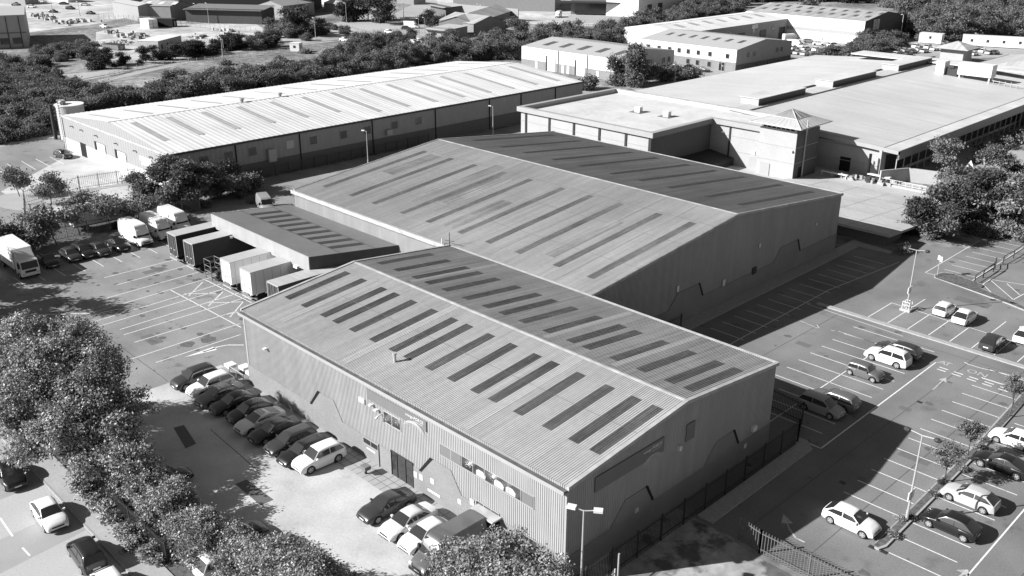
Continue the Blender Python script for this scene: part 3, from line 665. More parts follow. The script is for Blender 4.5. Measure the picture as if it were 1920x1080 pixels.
# ---- white roofed warehouse
C = gable_shed('white_roofed_warehouse', 'long low warehouse with a bright white roof and dark side wall', -153.5, -109.9, 25.5, 127, 6.6, 8.6, 'y', M['wallC'], M['whiteroof'], M['wallCg'], None, pitch=1.0, dep=.03, ridgecap=.2)
for i, y in enumerate([28.3, 34.8, 41.7, 48.9, 56, 63.3, 70.4, 77.6, 84.7, 92.3, 99.9, 107, 114.5, 121.7]):
    slope_panel(C, 'rooflight', y, y+1.2, -129.3, -116.8 if i < 6 else -113.2, -109.9, 6.6, -131.7, 8.6, 'y', M['lightC'], pitch=1.2, dep=.02)
    slope_panel(C, 'rooflight', y, y+.6, -147.5, -134.6, -153.5, 6.6, -131.7, 8.6, 'y', M['lightC'], pitch=1.2, dep=.02)
for y in (52.0, 60.5): mb = MB(); mb.tube((-132.2, y, 8.5), (-132.2, y, 9.1), .3, .4, 10); mb.tube((-132.2, y, 9.1), (-132.2, y, 9.35), .55, .5, 10); mb.build('roof_cowl', M['steel'], C)
for i, y in enumerate((31, 35.5, 40.0, 47.5, 52.4, 59.0, 64.5, 71.0, 77.0)): window(C, 'x', y, y+1.5, 3.9, 5.3, at=-109.86, n=1, gm=M['blind'] if i in (3,) else None)
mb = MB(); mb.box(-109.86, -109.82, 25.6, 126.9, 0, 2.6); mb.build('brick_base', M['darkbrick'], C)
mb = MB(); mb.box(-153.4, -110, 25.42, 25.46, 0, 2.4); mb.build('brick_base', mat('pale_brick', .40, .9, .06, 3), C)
for y in (37.5, 50.2, 66.3, 82, 97, 106.5, 117.5): MB().box(-109.86, -109.70, y, y+.16, 0, 6.55).build('downpipe', M['black'], C)
mb = MB(); mb.box(-153.7, -109.6, 25.3, 25.42, 6.35, 6.68)
mb.build('corner_trim', M['ridge'], MB().box(-109.88, -109.6, 25.3, 127.1, 6.3, 6.62).build('gutter', M['dark'], C))
for (x0, x1) in ((-139.3, -134.6), (-130.6, -126.0)):
    d = wallbox(C, 'loading_door', 'y', x0, x1, 0, 4.0, .02, M['black'], -.02, 25.46); wallbox(C, 'door_leaf', 'y', x0+1.3, x1, .05, 3.95, .12, M['white'], .03, 25.46)
wallbox(C, 'side_door', 'y', -146.2, -143.6, 0, 2.6, .06, M['black'], -.02, 25.46)
wallbox(C, 'sign_board', 'y', -120.2, -115.8, 3.9, 4.7, .14, M['white'], .04, 25.46)
wallbox(C, 'sign_board', 'y', -119.8, -117.0, 3.25, 3.65, .14, M['white'], .04, 25.46)
window(C, 'y', -114.8, -110.8, 2.6, 4.4, at=25.44, n=3)
for x in (-149, -144.5, -138, -129.5, -122, -116): MB().box(x, x+.5, 25.0, 25.4, 5.2, 5.3).build('wall_lamp', M['dark'], C)
mb = MB(); mb.box(-109.82, -109.2, 43.5, 45.0, 2.3, 4.5); mb.build('condenser_unit', M['steel'], C)
mb = MB(); mb.box(-109.82, -109.2, 69.5, 70.7, 3.0, 4.0); mb.build('condenser_unit', M['steel'], C)
mb = MB(); mb.box(-153.62, -153.4, 25.3, 25.6, 0, 6.5); mb.build('corner_trim', M['white'], C)
# tank and mast beyond its far corner
g = G(129, 195, 6.8); TX, TY = g.x, g.y
t = thing('storage_tank', 'pale cylindrical storage tank behind the white roofed warehouse', 'tank', (TX, TY, 0))
MB().tube((TX, TY, 0), (TX, TY, 6.7), 2.7, 2.7, 40).build('shell', M['blind'], t)
mb = MB(); mb.tube((TX, TY, 6.7), (TX, TY, 6.85), 2.8, 2.8, 40); mb.build('rim', M['white'], t)
mb = MB(); mb.box(TX-1.6, TX-.2, TY-1.6, TY-.5, 6.85, 7.6); mb.tube((TX-.2, TY-1.4, 7.2), (TX+.5, TY-1.6, 7.2), .35, .35, 12); mb.build('roof_plant', M['steel'], t)
mb = MB(); mb.box(TX-1.2, TX-.5, TY-3.6, TY-3.1, 0, 7.0)
for k in range(16): mb.box(TX-.5, TX-.3, TY-3.55, TY-2.95, .5+k*.52, .56+k*.52)
mb.build('ladder', M['dark'], t)
mb = MB(); mb.tube((-157.2, 26.5, 0), (-157.2, 26.5, 9.0), .07)
for k in range(18): mb.box(-157.35, -157.05, 26.3, 26.7, .5*k+.2, .5*k+.3)
tag(mb.build('lattice_mast', M['steel']), 'thin lattice mast standing beside the pale storage tank', 'mast')

# ---- the shop: flat roofed block, tower, long low pitched roof
E_ = thing('shop_building', 'pale supermarket with a flat roofed block, square tower and long low grey roof', 'shop', (-93.6, 90.2, 0))
mb = MB()
mb.prism([(-93.6, 90.2), (-61.9, 90.2), (-61.9, 108.3), (-50, 108.3), (-50, 119), (-93.6, 119)], 0, 7.2)
mb.prism([(-96.5, 119), (-33.4, 119), (-33.4, 213), (-96.5, 213)], 0, 5.2)
mb.build('wall', M['wallE'], E_)
mb = MB(); pr = [(-94.2, 89.6), (-61.3, 89.6), (-61.3, 107.7), (-50.2, 107.7)]
fo = [(-94.2, 89.6), (-61.3, 89.6), (-61.3, 107.7), (-49, 107.7), (-49, 119.6), (-94.2, 119.6)]
mb.prism([(-93.2, 90.6), (-62.3, 90.6), (-62.3, 108.7), (-50, 108.7), (-50, 118.6), (-93.2, 118.6)], 7.0, 7.25)
mb.build('flat_roof', M['flatroof'], E_)
mb = MB()
def pbox(x0, x1, y0, y1, z0=7.15, z1=8.05): mb.box(x0, x1, y0, y1, z0, z1)
pbox(-94.2, -61.3, 89.6, 90.55); pbox(-62.3, -61.3, 90.56, 107.7); pbox(-62.29, -49.5, 107.71, 108.6); pbox(-94.2, -93.2, 90.56, 118.6); mb.build('parapet', M['trim'], E_)
mb = MB(); mb.box(-94.2, -49, 118.65, 119.7, 7.15, 8.0); mb.build('parapet', M['ridge'], E_)
mb = MB()
for x in (-92.4, -86.2, -80.0, -73.8, -67.7): mb.box(x, x+.45, 90.05, 90.2, 0, 7.1)
for x in (-57.9,): mb.box(x, x+.3, 108.15, 108.3, 0, 7.1)
mb.box(-62.4, -61.8, 90.0, 90.15, 0, 7.0); mb.build('pilaster', M['dark'], E_)
mb = MB()
for zz in (5.3, 2.6): mb.box(-93.6, -61.9, 90.15, 90.195, zz, zz+.09); mb.box(-61.85, -50.7, 108.25, 108.295, zz, zz+.09); mb.box(-43.4, -33.5, 118.9, 118.96, zz-.6, zz-.51)
mb.build('string_course', M['trim'], E_)
mb = MB(); mb.box(-61.9, -61.84, 90.25, 108.2, 0, 7.14); mb.build('side_shade_sheet', M['wallE_shade'], E_)  # thin sheet over the block wall, its shade painted in
mb = MB(); mb.box(-43.4, -43.36, 106.45, 114.15, 0, 8.35); mb.build('tower_shade_sheet', M['wallE_shade'], E_)  # sheet that paints the shade of the tower's right face
mb = MB(); mb.box(-61.28, -61.2, 89.6, 107.6, 7.15, 8.04); mb.build('parapet_shade_sheet', M['sign'], E_)  # dark sheet painting shade onto the parapet's right face
# tower
mb = MB(); mb.box(-50.6, -43.4, 106.4, 114.2, 0, 8.4); mb.build('tower', M['wallE'], E_)
mb = MB()
for zz in (5.6, 2.9): mb.box(-50.65, -43.35, 106.35, 106.4, zz, zz+.09); mb.box(-43.4, -43.35, 106.4, 114.2, zz, zz+.09)
mb.build('string_course', M['trim'], E_)
mb = MB(); mb.box(-50.2, -43.8, 106.8, 113.8, 8.4, 9.1); mb.build('tower_louvre', M['dark'], E_)
mb = MB()
for i in range(8): x = -50.3+i*.9; mb.box(x, x+.12, 106.5, 106.62, 8.4, 9.1); y = 106.5+i*.95; mb.box(-43.7, -43.58, y, y+.12, 8.4, 9.1)
mb.box(-50.3, -43.6, 106.45, 106.5, 8.38, 8.5)
mb.build('tower_post', M['white'], E_)
o0, o1, cx, cy = -52.0, -42.0, -47, 110.3
mb = MB(); q = [(o0, 105.0, 9.3), (o1, 105.0, 9.3), (o1, 115.6, 9.3), (o0, 115.6, 9.3)]; t_ = [(-49.4, 107.8, 10.3), (-44.6, 107.8, 10.3), (-44.6, 112.8, 10.3), (-49.4, 112.8, 10.3)]
for i in range(4): j = (i+1) % 4; mb.quad(q[i], q[j], t_[j], t_[i])
mb.poly(q[::-1]); mb.build('tower_roof', M['roofE'], E_)
mb = MB()
for i in range(4):
    j = (i+1) % 4; mb.tube(q[i], q[j], .12, .12, 6); mb.tube(q[i], t_[i], .09, .09, 6); mb.tube(t_[i], (cx, cy, 11.5), .08, .08, 6); mb.tube(t_[i], t_[j], .08, .08, 6)
    for k in range(1, 9):
        u = k/9; a = Vector(q[i]).lerp(Vector(q[j]), u); b = Vector(t_[i]).lerp(Vector(t_[j]), u); mb.tube(a, b, .035, .035, 4)
for i in range(4):
    j = (i+1) % 4
    for u in (.33, .66): mb.tube(Vector(t_[i]).lerp(Vector(t_[j]), u), (cx, cy, 11.5), .04, .04, 4)
mb.build('roof_frame', M['ridge'], E_)
mb = MB()
for i in range(4): mb.poly([t_[i], t_[(i+1) % 4], (cx, cy, 11.45)])
mb.build('roof_glazing', M['brick'], E_)
mb = MB(); mb.tube((-43.2, 109.2, 0), (-43.2, 109.2, 7.6), .14); mb.tube((-43.2, 109.2, 7.6), (-42.3, 107.6, 8.6), .14); mb.tube((-42.3, 107.6, 8.6), (-42.3, 107.6, 10.6), .14); mb.build('flue', M['steel'], E_)
for x0, x1 in ((-53.3, -51.3), (-49.9, -48.0)): wallbox(E_, 'door', 'y', x0, x1, 0, 2.2, .09, M['trim'], .0, 108.25 if x0 < -51 else 106.38)
wallbox(E_, 'notice', 'y', -52.9, -52.2, 2.6, 3.3, .08, M['white'], 0, 108.25)
wallbox(E_, 'side_door', 'x', 108, 109.2, 0, 2.1, .06, M['black'], 0, -43.4)
wallbox(E_, 'door', 'y', -41.2, -39.2, 0, 2.6, .06, M['black'], 0, 118.98)
# right hand bay wall under the long roof, dark column
MB().box(-33.79, -33.3, 117.9, 118.8, 0, 5.2).build('pilaster', M['wallE'], E_)
for x, z in ((-59.5, 5.6), (-44.2, 5.0), ): MB().box(x, x+.4, 106.0 if x > -50 else 108, 106.35 if x > -50 else 108.25, z, z+.3).build('wall_lamp', M['white'], E_)
mb = MB(); mb.tube((-34.6, 116.5, 0), (-34.6, 116.5, 4.6), .25, .25, 10); mb.build('column', M['black'], E_)
# long roof: two very shallow slopes with standing seams
xr, zr = -65.0, 7.7
def shopz(x): return 5.5+(zr-5.5)*min((x+98)/(xr+98), (-30.6-x)/(-30.6-xr))
a = math.atan2(zr-5.5, -30.6-xr)
mb = MB()
corr(mb, (-30.6, 118.3, 5.5), (0, 1, 0), (-math.cos(a), 0, math.sin(a)), (math.sin(a), 0, math.cos(a)), 95.2, lambda s: (0, (-30.6-xr)/math.cos(a)), .4, .02)
mb.build('roof', M['roofE'], E_)
a2 = math.atan2(zr-5.5, xr+98); mb = MB()
corr(mb, (-98, 213.5, 5.5), (0, -1, 0), (math.cos(a2), 0, math.sin(a2)), (-math.sin(a2), 0, math.cos(a2)), 93.6, lambda s: (0, (xr+98)/math.cos(a2)), .4, .02)
mb.build('roof', M['roofE'], E_)
mb = MB()
mb.extr([(-50, 118.28, 5.85), (-30.3, 118.28, 4.85), (-30.3, 118.28, 5.52), (-50, 118.28, 6.68)], (0, -.18, 0)); mb.build('fascia', M['trim'], E_)
mb = MB(); mb.box(-30.55, -30.3, 118.1, 186, 4.0, 5.5); mb.build('eaves_fascia', M['sign'], E_)
mb = MB(); mb.quad((-33.0, 118.1, shopz(-33)+.05), (-30.4, 118.1, 5.56), (-30.4, 186, 5.56), (-33.0, 186, shopz(-33)+.05)); mb.build('eaves_strip', M['flatroof'], E_)
mb = MB(); mb.box(-33.12, -33.02, 118.1, 186, shopz(-33)+.03, shopz(-33)+.09); mb.build('roof_seam', M['dark'], E_)
# arcade along the right side
mb = MB()
for k in range(22): y = 120+k*3.05; MB().box(-31.5, -31.35, y, y+.14, 0, 4.35).build('arcade_column', M['steel'], E_)
MB().box(-33.39, -33.3, 120, 186, .6, 4.0).build('glazing', M['glass'], E_)
# monitors on the ridge and the box gutter
for y0, y1 in ((126.3, 144.5), (156.5, 177), (189, 208)):
    t = MB(); t.box(-67.3, -63.2, y0, y1, 7.45, 8.9); o = t.build('roof_monitor', M['roofE'], E_)
    MB().box(-63.19, -63.1, y0, y1, 7.5, 8.85).build('louvre', M['dark'], o); MB().box(-67.5, -63.0, y0-.2, y1+.2, 8.9, 9.0).build('monitor_cap', M['flatroof'], o)
    MB().box(-67.2, -66.6, y1+.2, y1+11, 7.6, 7.85).build('upstand', M['dark'], o)
mb = MB(); mb.box(-62.0, -61.85, 120, 213, 7.5, 7.75); mb.build('roof_seam', M['trim'], E_)
for x, y in ((-77.4, 105), (-71.0, 105.5)):
    mb = MB(); mb.box(x, x+1.2, y, y+1.0, 7.3, 8.3); o = mb.build('roof_vent', M['white'], E_); MB().box(x-.8, x+2.0, y-.8, y+1.6, 7.26, 7.3).build('vent_curb', M['sign'], o)
# lean-to inside the recess
mb = MB(); mb.quad((-61.8, 97, 2.2), (-56.5, 97, 1.4), (-56.5, 108.2, 1.4), (-61.8, 108.2, 2.2)); mb.box(-56.6, -56.5, 97, 108.2, 0, 1.35)
mb.build('lean_to', M['dark'], E_)

# ---- units further back
def add_windows(t, face, at, us, z0, z1, w, gm=None, n=1):
    for u in us: window(t, face, u, u+w, z0, z1, at=at, n=n, gm=gm, out=.08)
F_ = gable_shed('industrial_unit', 'white fronted industrial unit with two roller doors behind the weeping tree', -165.8, -129.5, 163.4, 189.5, 6.0, 7.6, 'x', M['white'], M['roofF'], mat('dim_panel_wall', .44, .6, .05, .6), None, pitch=1.0, dep=.03, ridgecap=.15, cat='industrial unit', group='industrial units beyond the shop')
MB().box(-165.8, -129.5, 163.3, 163.36, 0, 2.4).build('brick_base', M['brick'], F_); MB().box(-129.46, -129.4, 163.4, 189.5, 0, 2.2).build('brick_base', M['darkbrick'], F_)
for x in (-155.2, -144.0):
    wallbox(F_, 'roller_door', 'y', x, x+3.2, 0, 4.1, .12, M['paledoor'], .02, 163.36); wallbox(F_, 'door_reveal', 'y', x-.5, x, 0, 4.2, .14, M['black'], .02, 163.36)
for x in (-160, -149.5, -147.5, -136.5): wallbox(F_, 'side_door', 'y', x, x+.9, 0, 2.1, .12, M['white'], .0, 163.34)
for x in (-161, -154.5, -147.6, -140.8, -134.2): slope_panel(F_, 'rooflight', x, x+2.2, 167, 172, 163.4, 6.0, 176.45, 7.6, 'x', M['light'], pitch=1, dep=.02)
add_windows(F_, 'x', -129.4, (165.5, 168, 170.5, 175, 178, 184, 186.6), 3.0, 4.3, .9); add_windows(F_, 'y', 163.35, (-132.5,), 3.0, 4.2, .9)
for x in (-151, -140): MB().box(x, x+.12, 163.2, 163.3, 0, 6).build('downpipe', M['dark'], F_)
G_ = gable_shed('industrial_unit', 'two storey white fronted unit with small square windows and a grey gable', -150, -115, 199.5, 230, 6.5, 8.3, 'x', M['white'], M['roofF'], M['wallCg'], None, pitch=1.0, dep=.03, ridgecap=.15, cat='industrial unit', group='industrial units beyond the shop')
MB().box(-150, -115, 199.4, 199.46, 0, 2.9).build('brick_base', M['brick'], G_); MB().box(-114.96, -114.9, 199.5, 230, 0, 2.2).build('brick_base', M['darkbrick'], G_)
add_windows(G_, 'y', 199.42, (-147, -143, -139, -135.5, -132.2, -128.6, -124.5, -118.5), 3.9, 5.1, 1.1); add_windows(G_, 'y', 199.36, (-146, -142, -138, -132, -128.6, -124.5), .9, 2.3, 1.1)
window(G_, 'y', -120.6, -118.6, .1, 2.6, at=199.36, n=2, fm=M['white'])
add_windows(G_, 'x', -114.94, (205, 208.2, 221, 223.5), 3.9, 5.1, 1.1); add_windows(G_, 'x', -114.9, (204, 210, 216, 222), .9, 1.9, .9)
for k in range(7): slope_panel(G_, 'rooflight', -146+4.3*k, -144.6+4.3*k, 207, 210.5, 199.5, 6.5, 214.75, 8.3, 'x', M['light'], pitch=1.0, dep=.02)
H_ = gable_shed('industrial_unit', 'long unit with a white roof and a shaded side wall facing the crowded yard', -172, -148, 219, 296, 6.6, 8.2, 'y', M['white'], M['whiteroof'], M['wallCg'], None, pitch=1.0, dep=.03, ridgecap=.15, cat='industrial unit', group='industrial units beyond the shop')
for k in range(8):
    slope_panel(H_, 'rooflight', 227+8.2*k, 229.4+8.2*k, -158.0, -154.0, -148, 6.6, -160, 8.2, 'y', M['lightC'], pitch=1, dep=.02)
    slope_panel(H_, 'rooflight', 227+8.2*k, 228.6+8.2*k, -167, -162, -172, 6.6, -160, 8.2, 'y', M['lightC'], pitch=1, dep=.02)
for y in (252, 266, 279): wallbox(H_, 'roller_door', 'x', y, y+4, 0, 4, .1, M['dark'], .02, -147.95)
add_windows(H_, 'x', -147.95, (240, 246, 261, 274, 290), 3.6, 4.8, 1.3)
wallbox(H_, 'sign_board', 'x', 260, 264, 4.9, 6.3, .15, M['white'], .02, -147.95)
I_ = gable_shed('industrial_unit', 'far unit with a striped grey roof and a square emblem board on its dark gable', -166, -118.2, 284.5, 318, 8.0, 10.2, 'x', M['white'], M['roofI'], M['shed'], None, pitch=1.0, dep=.03, ridgecap=.15, cat='industrial unit', group='industrial units beyond the shop')
MB().box(-166, -118.2, 284.42, 284.46, 3.0, 4.2).build('wall_stripe', M['trim'], I_); MB().box(-118.16, -118.1, 284.5, 318, 0, 3.2).build('brick_base', M['dark'], I_)
for k in range(10): slope_panel(I_, 'rooflight', -163+4.6*k, -161.4+4.6*k, 290, 293, 284.5, 8.0, 301.25, 10.2, 'x', M['light'], pitch=1.0, dep=.02); slope_panel(I_, 'rooflight', -161+4.6*k, -159.4+4.6*k, 296, 299, 284.5, 8.0, 301.25, 10.2, 'x', M['light'], pitch=1.0, dep=.02)
bd = wallbox(I_, 'sign_board', 'x', 290.5, 295, 4.7, 8.2, .2, M['steel'], .02, -118.15)
mb = MB()
for i in range(20):
    a, b = 2*math.pi*i/20, 2*math.pi*(i+1)/20
    mb.quad((-117.93, 292.75+.8*math.cos(a), 6.45+1.3*math.sin(a)), (-117.93, 292.75+1.05*math.cos(a), 6.45+1.55*math.sin(a)), (-117.93, 292.75+1.05*math.cos(b), 6.45+1.55*math.sin(b)), (-117.93, 292.75+.8*math.cos(b), 6.45+1.3*math.sin(b)))
mb.build('emblem', M['dark'], bd)
# hipped house-like block at the right with a raised white tank box, small hipped pavilion
def hipped(name, label, pts, ez, rz, inset, wall, roof, cat='building', over=.6):
    xs = [p[0] for p in pts]; ys = [p[1] for p in pts]; x0, x1, y0, y1 = min(xs), max(xs), min(ys), max(ys)
    t = thing(name, label, cat, (x0, y0, 0)); MB().box(x0, x1, y0, y1, 0, ez-.02).build('wall', wall, t)
    X0, X1, Y0, Y1 = x0-over, x1+over, y0-over, y1+over
    if X1-X0 > Y1-Y0: h = (Y1-Y0)/2; r0, r1 = (X0+h*inset, (Y0+Y1)/2, rz), (X1-h*inset, (Y0+Y1)/2, rz)
    else: h = (X1-X0)/2; r0, r1 = ((X0+X1)/2, Y0+h*inset, rz), ((X0+X1)/2, Y1-h*inset, rz)
    q = [(X0, Y0, ez), (X1, Y0, ez), (X1, Y1, ez), (X0, Y1, ez)]; mb = MB()
    if X1-X0 > Y1-Y0: mb.quad(q[0], q[1], r1, r0); mb.poly([q[1], q[2], r1]); mb.quad(q[2], q[3], r0, r1); mb.poly([q[3], q[0], r0])
    else: mb.poly([q[0], q[1], r0]); mb.quad(q[1], q[2], r1, r0); mb.poly([q[2], q[3], r1]); mb.quad(q[3], q[0], r0, r1)
    mb.poly(q[::-1]); mb.build('roof', roof, t)
    mb = MB()
    for i in range(4): a, b = Vector(q[i]), Vector(q[(i+1) % 4]); mb.tube(a, b, .14, .14, 6)
    mb.build('fascia', M['trim'], t)
    return t
roofS = mat('seamed_roof', .36, .5, .03, 1, spec=.3, streak=(1.9, .05, .05, .18))
p = G(1850, 150, 4)
ga, gb = G(1745, 112, 4.5), G(1862, 128, 4.5)
hipped('entrance_block', 'building at the right edge with a pale seamed hipped roof and white gable', [(-62, 222), (-30, 262)], 4.5, 8.0, .8, M['white'], roofS)
g = G(1787, 118); hipped('pavilion', 'small square pavilion with a hipped roof rising behind the shop', [(g.x-4, g.y-1), (g.x+3, g.y+6)], 4.4, 6.4, 1, M['wallE'], roofS, over=1.8)
hipped('porch', 'low hipped porch roof at the far right end of the shop arcade', [(-30, 184), (-10, 200)], 4.6, 7.0, .9, M['wallE'], roofS)
g = G(1800, 150, 3)
a, c = G(1799, 138, 7.6), G(1853, 148, 7.6); y0 = (a.y+c.y)/2
t = thing('raised_tank', 'white box shaped container raised on legs beyond the shop roof', 'tank', (a.x, y0, 0))
MB().box(a.x, c.x, y0, y0+3, 7.6, 10.4).build('box', M['white'], t)
for x in (a.x+.3, c.x-.6):
    for y in (y0+.3, y0+2.5): MB().box(x, x+.3, y, y+.3, 5, 7.6).build('leg', M['white'], t)
MB().box(a.x-5.2, a.x-3.2, y0, y0+3, 5, 10.2).build('stair_box', M['white'], t)
mb = MB(); mb.box(a.x-2.9, a.x-.3, y0+.8, y0+2.8, 6.6, 8.8); mb.box(a.x-2.4, a.x-1.2, y0+.5, y0+1.2, 8.8, 9.4); mb.build('plant', M['dark'], t)
mb = MB()
for k in range(5): mb.tube((c.x+.8+k*1.3, y0, 5.2), (c.x+.8+k*1.3, y0, 7.2), .1, .1, 6)
mb.tube((c.x+.5, y0, 7.1), (c.x+7.5, y0, 6.6), .1, .1, 6); mb.build('pipework', M['steel'], t)
mb = MB(); mb.box(-84, -36, 206.0, 213.4, 7.9, 8.2); mb.build('roof_edge', M['flatroof'], E_)
# white flat portable building, far right
def cabin(label, c, L, Wd, H, ang, mw, name='portable_cabin', cat='portable cabin', win=4, roofm=None):
    t = thing(name, label, cat, (c[0], c[1], 0), rz=ang)
    MB().box(-L/2, L/2, -Wd/2, Wd/2, .25, H).build('body', mw, t, local=True)
    MB().box(-L/2-.08, L/2+.08, -Wd/2-.08, Wd/2+.08, H, H+.12).build('roof', roofm or M['white'], t, local=True)
    for k in range(win):
        x = -L/2+L*(k+.6)/(win+.2)
        MB().box(x-.4, x+.4, -Wd/2-.05, -Wd/2, H*.5, H*.78).build('window', M['glass'], t, local=True)
    MB().box(L/2, L/2+.05, -.5, .5, .3, H*.75).build('door', M['trim'], t, local=True)
    return t
cabin('two storey pale portable cabin standing in the open plot left of the road', (-263.5, 97.8), 15, 7.0, 4.9, R(126), mat('cabin_wall', .42, .6, .08, .6), win=4)
cabin('long white flat roofed hut by the wooded slope at the far right', G(1880, 88), 26, 7, 3.2, R(20), M['white'], 'hut', 'hut', 5)
cabin('small white kiosk box beside the far road', G(556, 97), 3.2, 3.0, 2.8, R(35), M['white'], 'kiosk', 'kiosk', 1)
cabin('white container beside the crowded far yard', G(1745, 81), 7.5, 4, 3.4, R(10), M['white'], 'container', 'container', 1)
cabin('ribbed dark grey skip container beside the white unit wall', G(1522, 70), 8, 3.6, 3.6, R(15), M['shedroof'], 'container', 'container', 0, M['shedroof'])
# far left: sheds, walls, works
def simple_shed(name, label, pa, pb, depth, h, hr, wall, roof, cat='shed', group=None, back=1, mono=False):
    """front base line pa->pb given as ground points; depth to the rear"""
    a, b = G(*pa), G(*pb); d = (b-a); L = d.length; d.normalize(); ang = math.atan2(d.y, d.x)
    t = thing(name, label, cat, (a.x, a.y, 0), group, ang)
    mb = MB(); mb.box(0, L, 0, depth, 0, h)
    if not mono:
        mb.poly([(0, 0, h), (0, depth/2, hr-.05), (0, depth, h)][::-1]); mb.poly([(L, 0, h), (L, depth, h), (L, depth/2, hr-.05)])
    mb.build('wall', wall, t, local=True)
    mb = MB()
    if mono: mb.quad((-.4, -1.4, h-.3), (L+.4, -1.4, h-.3), (L+.4, depth+.3, hr), (-.4, depth+.3, hr)); mb.quad((-.4, depth+.3, hr-.2), (L+.4, depth+.3, hr-.2), (L+.4, -1.4, h-.5), (-.4, -1.4, h-.5))
    else:
        mb.quad((-.3, -.3, h), (L+.3, -.3, h), (L+.3, depth/2, hr), (-.3, depth/2, hr)); mb.quad((-.3, depth/2, hr), (L+.3, depth/2, hr), (L+.3, depth+.3, h), (-.3, depth+.3, h))
    mb.build('roof', roof, t, local=True)
    return t, L
t, L = simple_shed('grey_shed', 'grey shed with three rooflights behind the stacked white bags', (258, 38), (322, 40), 14, 6, 7.6, M['brick'], M['roofI'])
for k in range(3): MB().quad((3+6*k, 2, 6.55), (5+6*k, 2, 6.55), (5+6*k, 5, 7.25), (3+6*k, 5, 7.25)).build('rooflight', M['white'], t, local=True)
t, L = simple_shed('dark_shed', 'long dark shed with an overhanging grey lean roof in the far yard', (350, 42), (492, 46), 12, 5.6, 6.4, M['shed'], M['shedroof'], mono=True)
simple_shed('dark_warehouse', 'big black warehouse at the top edge behind the dark shed', (330, 22), (560, 27), 30, 9, 11, M['black'], M['shed'], 'warehouse')
simple_shed('white_shed', 'pair roofed white shed beside the tall tree at the far left', (532, 34), (590, 26), 14, 5, 7, M['wallC'], M['wallC'])
simple_shed('white_shed', 'white shed at the top edge behind the fenced yard', (214, 30), (262, 40), 8, 6, 7, M['wallC'], M['roofF'])
tw, Lw = simple_shed('workshop', 'pale workshop with a wide flat roof cut by the left edge of the photo', (-90, 95), (55, 88), 34, 10.5, 11.5, mat('pale_works_wall', .33, .6, .08, .2), M['roofF'], 'workshop')
MB().box(0, Lw, -.12, -.02, 4.6, 5.0).build('wall_band', M['sign'], tw, local=True)
for k in range(6): MB().box(Lw*(k+.5)/6, Lw*(k+.5)/6+.2, -.2, -.02, 0, 10).build('downpipe', M['dark'], tw, local=True)
for k in range(5): MB().box(Lw*(k+.8)/6, Lw*(k+.8)/6+2.6, -.1, -.02, 1.2, 3.2).build('window', M['glass'], tw, local=True)
simple_shed('brown_roofed_building', 'low building with a wide grey pitched roof beyond the tree belt', (825, 57), (888, 66), 16, 4, 6.4, M['brick'], M['roofI'], 'building')
simple_shed('brown_roofed_building', 'wide shallow grey roof reaching back to the works wall', (889, 64), (960, 38), 14, 4, 6.2, M['brick'], M['roofI'], 'building')
simple_shed('brick_office', 'small flat pale office with white door beside the parked pickups', (800, 70), (835, 74), 12, 3.4, 3.8, M['wallC'], M['roofF'], 'building', mono=True)
simple_shed('small_brick_building', 'small dark brick building with a flat pale roof near the far road', (808, 26), (836, 32), 9, 4.2, 4.6, M['darkbrick'], M['roofF'], 'building', mono=True)
simple_shed('works_building', 'large grey works building with a row of white framed windows at the top edge', (850, 19), (1040, 22), 40, 12, 15, M['wallCg'], M['roofF'], 'works')
t, L = simple_shed('depot', 'dark glazed depot with a long flat canopy at the top edge', (1070, 27), (1192, 30), 30, 9, 10, M['sign'], M['roofF'], 'depot')
MB().box(-6, L+1, -5, .2, 5.4, 5.9).build('canopy', M['dark'], t, local=True); MB().box(2, L-1, -.3, -.05, .4, 5.2).build('glazing', M['glass'], t, local=True)
t, L = simple_shed('white_works', 'white building with two dark framed openings at the top edge', (1196, 34), (1276, 20), 16, 8, 10, M['white'], M['roofF'], 'works')
for x in (8, 18): MB().box(x, x+4, -.2, -.05, 0, 5).build('opening', M['dark'], t, local=True)
simple_shed('white_works', 'pale works wall building left of the pickup yard at the top edge', (770, -4), (850, 4), 20, 10, 12, M['wallC'], M['roofF'], 'works')
simple_shed('timber_store', 'low open store with a thin pale roof beside the white unit', (1190, 70), (1222, 78), 6, 3, 3.3, M['shed'], M['faryard'], 'shed', mono=True)
def wallrun(name, label, pts, h, th, m, cat='wall', zb=0):
    mb = MB()
    q = [G(*p) for p in pts]
    for a, b in zip(q, q[1:]):
        d = (b-a).normalized(); n = Vector((-d.y, d.x, 0))*th/2
        mb.prism([(a.x-n.x, a.y-n.y), (b.x-n.x, b.y-n.y), (b.x+n.x, b.y+n.y), (a.x+n.x, a.y+n.y)], zb, h)
    return tag(mb.build(name, m), label, cat)
wallrun('yard_wall', 'long white boundary wall of the works at the top edge', [(862, 30), (972, 40)], 5, .4, M['wallC'])
wallrun('yard_wall', 'pale retaining wall beneath the glazed depot', [(1066, 42), (1200, 46)], 3, .4, M['wallE'])
wallrun('ramp_wall', 'pale ramp wall with a dark doorway at the service deck', [(1648, 345), (1700, 340), (1790, 352)], 2.4, .3, M['wallE'])

# ------------------------------------------------------------------ vehicles
def lerp(a, b, t): return a+(b-a)*t
def interp(x, pts):
    if x <= pts[0][0]: return pts[0][1]
    for (a, b), (c, d) in zip(pts, pts[1:]):
        if x <= c: return lerp(b, d, (x-a)/(c-a))
    return pts[-1][1]
